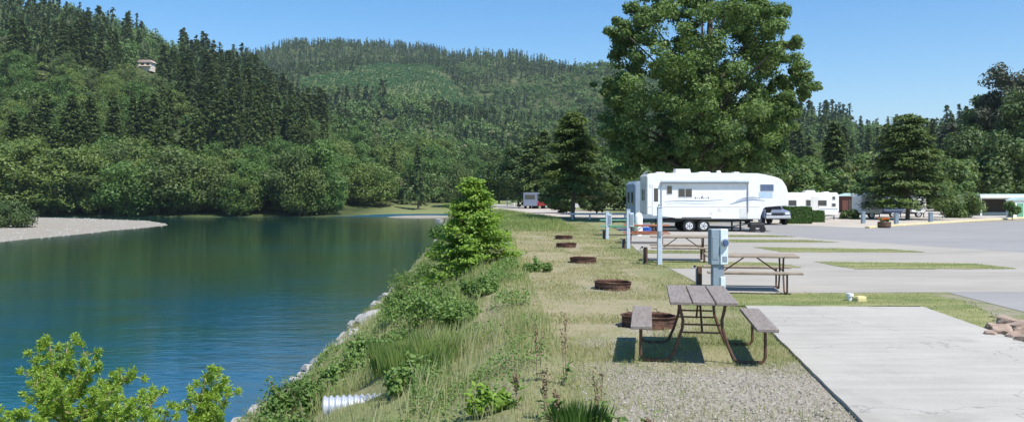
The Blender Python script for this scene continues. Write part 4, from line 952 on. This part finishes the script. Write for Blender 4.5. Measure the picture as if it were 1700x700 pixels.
for (px, py, rr), lab in zip(r_, ords):
    p_ = W(px, py); rr *= .8; rock('broken_rock', (p_[0], p_[1], rr*.35), rr, M['rock'], lab, 'broken rocks heaped beside the concrete pad')
rk = [(614, 556, .62, 'largest grey boulder at the water edge below the young fir'), (606, 562, .28, 'small grey boulder left of the largest at the water edge'), (628, 536, .42, 'grey boulder just beyond the largest at the water edge'), (645, 503, .5, 'pale boulder upstream at the water edge'), (596, 590, .25, 'low boulder at the water edge nearest the culvert'), (588, 602, .22, 'flat stone half in the water nearest the brambles'), (730, 366, .9, 'distant pale boulder at the water edge beyond the young fir')]
for px, py, rr, lab in rk:
    p_ = W(px, py, -3.4); rock('shore_boulder', (p_[0], p_[1], max(hz(p_[0], p_[1]), -3.5)+.02), rr, M['greyrock'], lab, 'boulders along the river edge', .7)
# capped pipe and yellow valve box on the verge
p_ = W(1411, 500); r = tag(empty('cleanout_pipe', p_), 'short white capped pipe standing on the grass verge', 'pipe'); MB().cyl((0, 0, 0), (0, 0, .10), .055).build('pipe', M['white'], r, smooth=True); MB().cyl((0, 0, .10), (0, 0, .15), .068).build('cap', M['white'], r, smooth=True)
p_ = W(1427, 501); r = tag(empty('valve_box', p_, .3), 'small yellow valve box beside the white capped pipe', 'valve box'); MB().box((0, 0, .05), (.20, .16, .10), .015).build('body', M['yellowbox'], r); MB().box((0, 0, .105), (.17, .13, .016), .005).build('lid', M['yellowbox'], r)
# corrugated culvert pipe
d = 11.9; A = Acc(); n = 90; Lp = 1.35; V, Q = tube_np([(k/n*Lp, 0, 0) for k in range(n+1)], [.15+.018*math.sin(k/n*Lp/.085*2*math.pi) for k in range(n+1)], 28)
V = V.copy(); A.add(V, Q); V, Q = tube_np([(k/n*Lp, 0, 0) for k in range(n+1)], [.135+.018*math.sin(k/n*Lp/.085*2*math.pi) for k in range(n+1)], 28); A.add(V, Q[:, ::-1])
cx = gx(537, d); cv = A.obj('culvert_pipe', [M['galv']], None, (cx, d, CZ-(676-HY)/F*d), smooth=True); print('culvert', CZ-(676-HY)/F*d, hz(cx, d), hz(cx+1, d)); cv.rotation_euler = (0, R(-1), R(8)); tag(cv, 'corrugated metal culvert pipe sticking out of the bank weeds', 'culvert pipe')

# ---------------------------------------------------------------- bank vegetation
def gsample(n, ymin, ymax, xa, xb):
    y = ymin*(ymax/ymin)**rng.random(n); u = rng.random(n); a = xa(y); b = xb(y); return a+(b-a)*u, y
def blades(x, y, h, wd, tint, lean=.35):
    z = height(x, y); n = len(x); a = rng.random(n)*2*np.pi; ln = h*lean*rng.random(n)
    B = np.stack([np.cos(a+1.57), np.sin(a+1.57), np.zeros(n)], 1)*wd[:, None]*.5
    P0 = np.stack([x, y, z-.02], 1); D = np.stack([np.cos(a)*ln, np.sin(a)*ln, h], 1)
    V = np.stack([P0-B, P0+B, P0+D*np.array([.45, .45, .6])+B*.8, P0+D], 1).reshape(-1, 3)
    return V, np.arange(n*4).reshape(-1, 4), tint
A = Acc()
x, y = gsample(150000, 5.0, 75, lambda y: xw(y)+.25, lambda y: xc(y)+.5)
pn = fbm(x*.8, y*.8, 41); dens = fbm(x*.45, y*.45, 43); k_ = rng.random(len(x)) < sstep(.28, .6, dens)*.9+.1; x, y, pn = x[k_], y[k_], pn[k_]
h = (.09+.33*rng.random(len(x))**2)*(.6+.8*pn)*np.where((x > -3.5) & (x < -1.2) & (y > 9) & (y < 12.9), .3, 1)*np.where(xc(y)-x < .6, .6, 1); wd = np.clip(.006*(y/9)**.9, .006, .05)
t = np.clip(.28+.9*(fbm(x*.35, y*.35, 47)-.15)*.8+rng.normal(0, .16, len(x))+.15*sstep(20, 34, y), 0, 1)
V, Q, _ = blades(x, y, h, wd, t); A.add(V, Q, 0, t)
tag(A.obj('tall_grass', [M['grasstall']]), 'tall loose grass growing over the river bank', 'grass', kind='stuff')
A = Acc()
x, y = gsample(260000, 6.2, 60, lambda y: xc(y)-.2, lambda y: np.interp(y, [6, 8, 15, 17, 23, 60], [3.1, 3.2, 4.1, 5.0, 4.6, 5.2]))
g1 = fbm(x*.9, y*.9, 51); keep = rng.random(len(x)) < np.where((y < 9.9+.9*(g1-.5)*4) & (x > .7), .22, .85)*sstep(.30, .58, g1)+.04
keep &= ~inpoly(x, y, [(a, b) for a, b in pad]); keep &= ~inpoly(x, y, lotp)
x, y = x[keep], y[keep]; n = len(x); h = .025+.06*rng.random(n)**1.5; wd = np.clip(.005*(y/9), .005, .03); t = np.clip(fbm(x*.7, y*.7, 53)*.9+rng.normal(0, .2, n)+.12+.3*sstep(16, 28, y)*sstep(2.8, 1.4, x), 0, 1)
V, Q, _ = blades(x, y, h, wd, t, .6); A.add(V, Q, 0, t)
for P in strips_w:
    P = np.array(P); n = 26000 if P is strips_w[0] or len(P) > 6 else 5000; lo_, hi_ = P.min(0), P.max(0); xx = lo_[0]+rng.random(n)*(hi_[0]-lo_[0]); yy = lo_[1]+rng.random(n)*(hi_[1]-lo_[1]); kk = inpoly(xx, yy, P); xx = xx+rng.normal(0, .12, n); yy = yy+rng.normal(0, .10, n); kk &= ~inpoly(xx, yy, pad); xx, yy = xx[kk], yy[kk]; n = len(xx)
    t = np.clip(fbm(xx*.7, yy*.7, 57)*.8+rng.normal(0, .18, n), 0, 1); V, Q, _ = blades(xx, yy, .03+.05*rng.random(n), np.clip(.005*(yy/9), .005, .03), t, .6); A.add(V, Q, 0, t)
tag(A.obj('short_grass', [M['grassshort']]), 'short patchy mown grass between the camping sites', 'grass', kind='stuff')
# low leafy undergrowth
A = Acc(); x, y = gsample(170000, 6.5, 60, lambda y: xw(y)+.15, lambda y: xc(y)+.3); dn = fbm(x*.9, y*.9, 71); hn = fbm(x*1.8, y*1.8, 73)
fall = sstep(-.2, 2.2, xc(y)-x); k_ = (rng.random(len(x)) < sstep(.52, .70, dn+.14*fall-.05)) & ~((x > -3.4) & (x < -1.2) & (y > 9.2) & (y < 12.6)) & (height(x, y) > -3.45+.35*hn); x, y, dn, hn = x[k_], y[k_], dn[k_], hn[k_]; n = len(x)
P = np.stack([x, y, height(x, y)+rng.random(n)**.7*(.06+.42*hn**1.5*sstep(.45, .7, dn))], 1); V, Q = quads(P, norm(rng.normal(0, .6, (n, 3))+[0, -.15, .8]), rng.normal(0, 1, (n, 3)), np.clip(.022*(y/11)**.7, .015, .06)*(.6+.8*rng.random(n)), np.clip(.013*(y/11)**.7, .01, .04)); A.add(V, Q, 0, np.clip(fbm(x*2.2, y*2.2, 77)*.8+rng.normal(0, .2, n), 0, 1))
tag(A.obj('undergrowth', [M['bramble']]), 'low leafy undergrowth covering the river bank', 'undergrowth', kind='stuff')
# bank grass beyond
A = Acc(); x, y = gsample(50000, 45, 175, lambda y: xw(y)+.6, lambda y: np.interp(y, [45, 70, 110, 175], [3.5, 3.5, -2, -6])); n = len(x); t = np.clip(.1+.6*fbm(x*.2, y*.2, 59)+rng.normal(0, .12, n), 0, 1)
V, Q, _ = blades(x, y, .12+.25*rng.random(n), np.clip(.0045*y/9, .02, .1), t); A.add(V, Q, 0, t); tag(A.obj('meadow_grass', [M['grasstall']]), 'green meadow grass on the far lawn and bank', 'grass', kind='stuff')

def bush(px, py_top, d, w_, h_, label, mat='bramble', ls=.034, n=34, per=110, name='bramble_bush'):
    w_ *= 1.0; h_ *= .82
    x = gx(px, d); z = hz(x, d); r = tag(empty(name, (x, d, z)), label, 'bush'); cs = []
    for k in range(n):
        a = random.random()*6.28; q = random.random()**.5; cs.append((math.cos(a)*q*w_/2*.85, math.sin(a)*q*w_/2*.85, h_*(.15+.75*random.random()*(1-.5*q))))
    L_ = Acc(); clumps(L_, cs, [w_*random.uniform(.07, .19) for _ in range(n)], per, ls, hollow=.1); 
    A = Acc()
    
    for c_ in cs[::2]:
        e = (c_[0]*1.25+random.gauss(0, .06), c_[1]*1.25, c_[2]*1.35+.05+random.random()*.12*w_)
        limb_tube(A, [(c_[0]*.2, c_[1]*.2, -.1), (c_[0]*.7, c_[1]*.7, c_[2]*.6), e], .008, .003, 4)
        q = rng.random((26, 1))*.6+.4; P = np.array([c_[0]*.7, c_[1]*.7, c_[2]*.6])*(1-q)+np.array(e)*q+rng.normal(0, .035, (26, 3)); V, Q = quads(P, norm(rng.normal(0, .6, (26, 3))+[0, -.2, .8]), rng.normal(0, 1, (26, 3)), np.full(26, ls), np.full(26, ls*.55)); L_.add(V, Q)
    L_.obj('foliage', [M[mat]], r)
    A.obj('stems', [M['twig']], r)
bush(505, 630, 13.6, 1.5, .8, 'leafy bramble left of the culvert pipe')
bush(470, 660, 12.2, .9, .6, 'lower bramble at the bottom left of the culvert pipe')
bush(590, 640, 15.2, 1.3, .6, 'bramble growing just behind the culvert pipe')
bush(640, 600, 16.0, 1.6, .8, 'sprawling bush between the culvert pipe and the boulders')
bush(715, 540, 17.5, 1.9, .95, 'dark leafy bush on the slope in front of the young fir')
bush(690, 510, 22.0, 1.9, .9, 'bush at the water side of the slope below the young fir')
bush(748, 500, 21.5, 1.6, .7, 'bush at the foot of the young fir')
bush(720, 450, 28.0, 2.2, 1.5, 'pale leafy bush at the left side of the young fir', 'bramble')
bush(765, 530, 15.5, 1.1, .5, 'small bush high on the slope behind the bright weeds')
bush(690, 470, 34.0, 2.4, 1.0, 'bush at the water line beyond the young fir')
bush(800, 500, 18.5, .9, .4, 'low weedy bush on the upper slope right of the dark leafy bush')
bush(690, 665, 10.9, .8, .35, 'small bush covering the right end of the culvert pipe')
bush(815, 660, 8.4, .55, .22, 'bright broad leaved weed at the bottom of the picture', 'brightfir', .04, 10, 60, 'weed')
bush(890, 470, 22.0, .9, .28, 'low green weed patch left of the second fire ring', 'bramble', .04, 12, 100, 'weed')
bush(735, 395, 50.0, 2.4, 1.2, 'bush at the water edge just beyond the young fir top', 'bramble', .08)
bush(742, 372, 85.0, 4, 1.6, 'distant bush on the right bank by the far water', 'broad', .12)
# tall reedy clumps
def tuft(px, d, n, h_, w_, label, mat='grasstall', tn=.15):
    x0 = gx(px, d); z0 = hz(x0, d); n_ = n; a = rng.random(n_)*2*np.pi; q = rng.random(n_)**.7*w_/2; h = h_*(.5+.5*rng.random(n_)); ln = h*.35*rng.random(n_)
    P0 = np.stack([np.cos(a)*q, np.sin(a)*q, np.full(n_, -.1)], 1); B = np.stack([np.cos(a+1.57), np.sin(a+1.57), np.zeros(n_)], 1)*.006
    D = np.stack([np.cos(a)*ln, np.sin(a)*ln, h], 1); V = np.stack([P0-B, P0+B, P0+D*np.array([.4, .4, .6])+B*.8, P0+D], 1).reshape(-1, 3)
    A = Acc(); A.add(V, np.arange(n_*4).reshape(-1, 4), 0, np.clip(tn+rng.normal(0, .12, n_), 0, 1)); o = A.obj('grass_tuft', [M[mat]], None, (x0, d, z0)); tag(o, label, 'grass clump')
tuft(690, 11.6, 700, .75, .75, 'tall upright green reedy clump right of the culvert pipe')
tuft(725, 12.4, 400, .6, .6, 'second reedy clump just right of the tall upright one')
tuft(650, 13.0, 400, .6, .6, 'reedy clump left of the tall upright one')
tuft(965, 7.3, 600, .34, .42, 'dark green grass clump at the bottom centre of the picture', 'hedge', .3)
tuft(940, 7.6, 300, .28, .3, 'smaller dark green clump left of the bottom centre one', 'hedge', .3)
# dock weed stalks with brown seed heads
def stalk(px, d, h_, label):
    x0 = gx(px, d); z0 = hz(x0, d); r = tag(empty('dock_weed', (x0, d, z0)), label, 'weed', 'brown seed stalks on the bank top'); A = Acc(); A2 = Acc()
    for k in range(3):
        dx = random.uniform(-.06, .06); hh = h_*random.uniform(.7, 1); limb_tube(A, [(dx*.3, 0, -.05), (dx*.6, .01, hh*.5), (dx, 0, hh)], .004, .002, 4)
        n = 42; t = rng.random(n); P = np.stack([dx*(.5+.5*t)+rng.normal(0, .014, n), rng.normal(0, .014, n), hh*(.5+.52*t)], 1); V, Q = quads(P, norm(rng.normal(0, 1, (n, 3))), rng.normal(0, 1, (n, 3)), .011, .008); A2.add(V, Q)
    A.obj('stem', [M['twig']], r); A2.obj('seed_head', [M['seed']], r)
    n = 14; A3 = Acc(); a = rng.random(n)*6.28; P = np.stack([np.cos(a)*.06, np.sin(a)*.06, .05+.2*rng.random(n)], 1); V, Q = quads(P, norm(rng.normal(0, .5, (n, 3))+[0, 0, 1]), np.stack([np.cos(a), np.sin(a), .2*np.ones(n)], 1), .07, .015); A3.add(V, Q); A3.obj('leaves', [M['bramble']], r)
for px, d, h_, lab in [(940, 9.0, .78, 'tallest brown seed stalk left of the nearest fire ring'), (893, 9.2, .72, 'brown seed stalk left of the tallest one'), (996, 7.3, .52, 'brown seed stalk rising from the gravel edge below the table'), (905, 7.6, .45, 'short brown stalk above the bright weed'), (925, 7.4, .35, 'short reddish stalk left of the dark green clump'), (1080, 6.9, .24, 'tiny dark stalk in the gravel at the bottom'), (1032, 6.8, .26, 'thin dark stalk in the gravel left of the tiny one'), (862, 8.2, .4, 'low brown stalk farthest left on the bank top')]: stalk(px, d, h_, lab)
# gravel stones scattered by the table: far too many to count
A = Acc(); n = 9000; x = .6+rng.random(n)*3.0; y = 5.5*(1.85**rng.random(n)); kk = ~inpoly(x, y, pad); x, y = x[kk], y[kk]; n = len(x); z = height(x, y)
sz = .004+.009*rng.random(n)**3; oct_ = np.array([(-1, 0, 0), (0, -1, 0), (1, 0, 0), (0, 1, 0)]); V = []; 
base = np.array([(-1, -.7, 0), (1, -.8, 0), (.9, .8, 0), (-.8, 1, 0), (-.5, -.4, .8), (.5, -.5, .7), (.5, .4, .8), (-.4, .5, .7)]); FQ = np.array([(0, 1, 5, 4), (1, 2, 6, 5), (2, 3, 7, 6), (3, 0, 4, 7), (4, 5, 6, 7)])
a = rng.random(n)*6.28; ca_, sa_ = np.cos(a)[:, None], np.sin(a)[:, None]; bxs = base[None]*sz[:, None, None]*(.7+.6*rng.random((n, 1, 3)))
Vx = bxs[..., 0]*ca_-bxs[..., 1]*sa_+x[:, None]; Vy = bxs[..., 0]*sa_+bxs[..., 1]*ca_+y[:, None]; Vz = bxs[..., 2]+z[:, None]
V = np.stack([Vx, Vy, Vz], -1).reshape(-1, 3); Q = (FQ[None]+np.arange(n)[:, None, None]*8).reshape(-1, 4); s = NT('loose_gravel'); s.set(s.ramp(s.attr('tint').outputs['Fac'], [(0, (.14, .12, .10)), (.6, (.30, .27, .225)), (1, (.50, .46, .40))]), .9); A.add(V, Q, 0, np.repeat(rng.random(n), 5))
tag(A.obj('loose_gravel', [s.m]), 'loose pale gravel stones around the nearest table', 'gravel', kind='stuff')

A = Acc(); n = 4200; y = 62+rng.random(n)*130; x = -58-rng.random(n)**1.5*60; z = height(x, y); kk = z > -3.5; x, y, z = x[kk], y[kk], z[kk]; n = len(x); sz = .04+.13*rng.random(n)**3; a = rng.random(n)*6.28; ca_, sa_ = np.cos(a)[:, None], np.sin(a)[:, None]; bxs = base[None]*sz[:, None, None]
V = np.stack([bxs[..., 0]*ca_-bxs[..., 1]*sa_+x[:, None], bxs[..., 0]*sa_+bxs[..., 1]*ca_+y[:, None], bxs[..., 2]+z[:, None]], -1).reshape(-1, 3); A.add(V, (FQ[None]+np.arange(n)[:, None, None]*8).reshape(-1, 4), 0, np.repeat(rng.random(n), 5)*.7); tag(A.obj('river_cobbles', [M['greyrock']]), 'grey cobbles strewn over the gravel bar', 'cobbles', kind='stuff')
A = Acc(); n = 2000; y = 8*(7.5**rng.random(n)); x = xw(y)-.5+rng.random(n)*1.5; z = height(x, y); kk = (z > -3.7) & (z < -2.95); x, y, z = x[kk], y[kk], z[kk]; n = len(x); sz = .03+.16*rng.random(n)**2.5; a = rng.random(n)*6.28; ca_, sa_ = np.cos(a)[:, None], np.sin(a)[:, None]; bxs = base[None]*sz[:, None, None]
V = np.stack([bxs[..., 0]*ca_-bxs[..., 1]*sa_+x[:, None], bxs[..., 0]*sa_+bxs[..., 1]*ca_+y[:, None], bxs[..., 2]+z[:, None]], -1).reshape(-1, 3); A.add(V, (FQ[None]+np.arange(n)[:, None, None]*8).reshape(-1, 4), 0, np.repeat(rng.random(n), 5)); tag(A.obj('shore_stones', [M['greyrock']]), 'small grey stones along the near water edge', 'stones', kind='stuff')
# ---------------------------------------------------------------- foreground pines at lower left
def pine(name, base, tips, label):
    """tips: list of (px, py, d) branch tip positions; trunk from base to the first tip"""
    bp = Vector(base); r = tag(empty(name, bp), label, 'pine'); tp = [Vector((gx(a, d), d, CZ-(b-HY)/F*d))-bp for a, b, d in tips]
    A = Acc(); N = Acc(); top = tp[0]; lean = Vector((top.x, top.y, 0))
    tr = [Vector((0, 0, -.2)), Vector((lean.x*.05, lean.y*.1, top.z*.35)), Vector((lean.x*.35, lean.y*.5, top.z*.7)), top]
    limb_tube(A, [tuple(v) for v in tr], .028, .006, 7)
    def trunk_at(z):
        for a, b in zip(tr[:-1], tr[1:]):
            if a.z <= z <= b.z: return a.lerp(b, (z-a.z)/(b.z-a.z))
        return tr[-1]
    def needles(c, dr, n, L):
        dr = np.array(dr)/np.linalg.norm(dr); D = norm(rng.normal(0, 1, (n, 3))*.85+dr*.75); P0 = np.array(c)+rng.normal(0, .010, (n, 3)); Lr = L*(.6+.4*rng.random(n)); P = P0+D*Lr[:, None]*.5
        V, Q = quads(P, norm(np.cross(D, rng.normal(0, 1, (n, 3)))), D, Lr*.5, np.full(n, .0042)); N.add(V, Q)
    segs = [(tr[2], tr[3])]
    for t_ in tp[1:]:
        z0 = t_.z-.25-.35*(Vector((t_.x, t_.y, 0)).length)*.7; z0 = max(.3, min(z0, top.z*.95)); a = trunk_at(z0); mid = a.lerp(t_, .55)-Vector((0, 0, .05)); limb_tube(A, [tuple(a), tuple(mid), tuple(t_)], .011, .004, 5); segs += [(mid, t_), (a.lerp(mid, .5), mid)]
    for a, b in segs:
        L = (b-a).length; n = max(2, int(L/.06)); dr = (b-a).normalized()
        for k in range(n+1):
            p = a.lerp(b, k/n); needles(p, tuple(dr), 40, .042)
            for q in range(2):
                sd = Vector((random.gauss(0, 1), random.gauss(0, 1), random.gauss(.5, .6))).normalized(); dd = (dr*.6+sd*.8).normalized(); e = p+dd*random.uniform(.04, .10)
                limb_tube(A, [tuple(p), tuple(e)], .003, .002, 4); needles(e, tuple(dd), 95, .036)
    A.obj('trunk', [M['twig']], r); N.obj('needles', [M['pine']], r)
gx0 = gx(135, 6.0)
pine('young_pine', (gx0, 6.0, hz(gx0, 6.0)), [(82, 572, 6), (56, 600, 5.9), (52, 622, 5.85), (112, 574, 6.1), (142, 590, 6.2), (152, 615, 6.0), (215, 622, 5.9), (190, 630, 6.2), (100, 640, 5.6), (60, 645, 5.7), (70, 690, 5.6), (190, 660, 5.7), (248, 662, 5.8), (160, 650, 6.3)], 'yellow-green young pine leaning over the water at the lower left')
gx0 = gx(310, 5.8)
pine('young_pine', (gx0, 5.8, hz(gx0, 5.8)), [(340, 625, 5.8), (362, 626, 5.9), (376, 658, 5.7), (345, 690, 5.9), (315, 665, 5.75), (362, 645, 5.9)], 'slim yellow-green pine tip right of the leaning one')
gx0 = gx(230, 5.3)
pine('young_pine', (gx0, 5.3, hz(gx0, 5.3)), [(250, 668, 5.3), (215, 680, 5.2), (190, 692, 5.3), (275, 690, 5.3), (240, 695, 5.1)], 'low broad pine top at the bottom edge between the other two')
gx0 = gx(10, 5.4)
pine('young_pine', (gx0, 5.4, hz(gx0, 5.4)), [(18, 690, 5.4), (40, 694, 5.4), (0, 700, 5.3), (60, 705, 5.4)], 'pine tip in the bottom left corner')

# ---------------------------------------------------------------- air
hb = MB().box((0, 4400, 190), (9800, 9000, 600)).build('haze', bpy.data.materials.new('haze_air')); tag(hb, 'thin blue haze over the valley', None, kind='stuff')
hm = hb.data.materials[0]; hm.use_nodes = True; t_ = hm.node_tree; t_.nodes.remove(t_.nodes['Principled BSDF']); pv = t_.nodes.new('ShaderNodeVolumePrincipled')
pv.inputs['Color'].default_value = (.80, .90, 1, 1); pv.inputs['Density'].default_value = .0001; pv.inputs['Anisotropy'].default_value = .2; t_.links.new(pv.outputs[0], t_.nodes['Material Output'].inputs['Volume'])
S.cycles.volume_bounces = 0
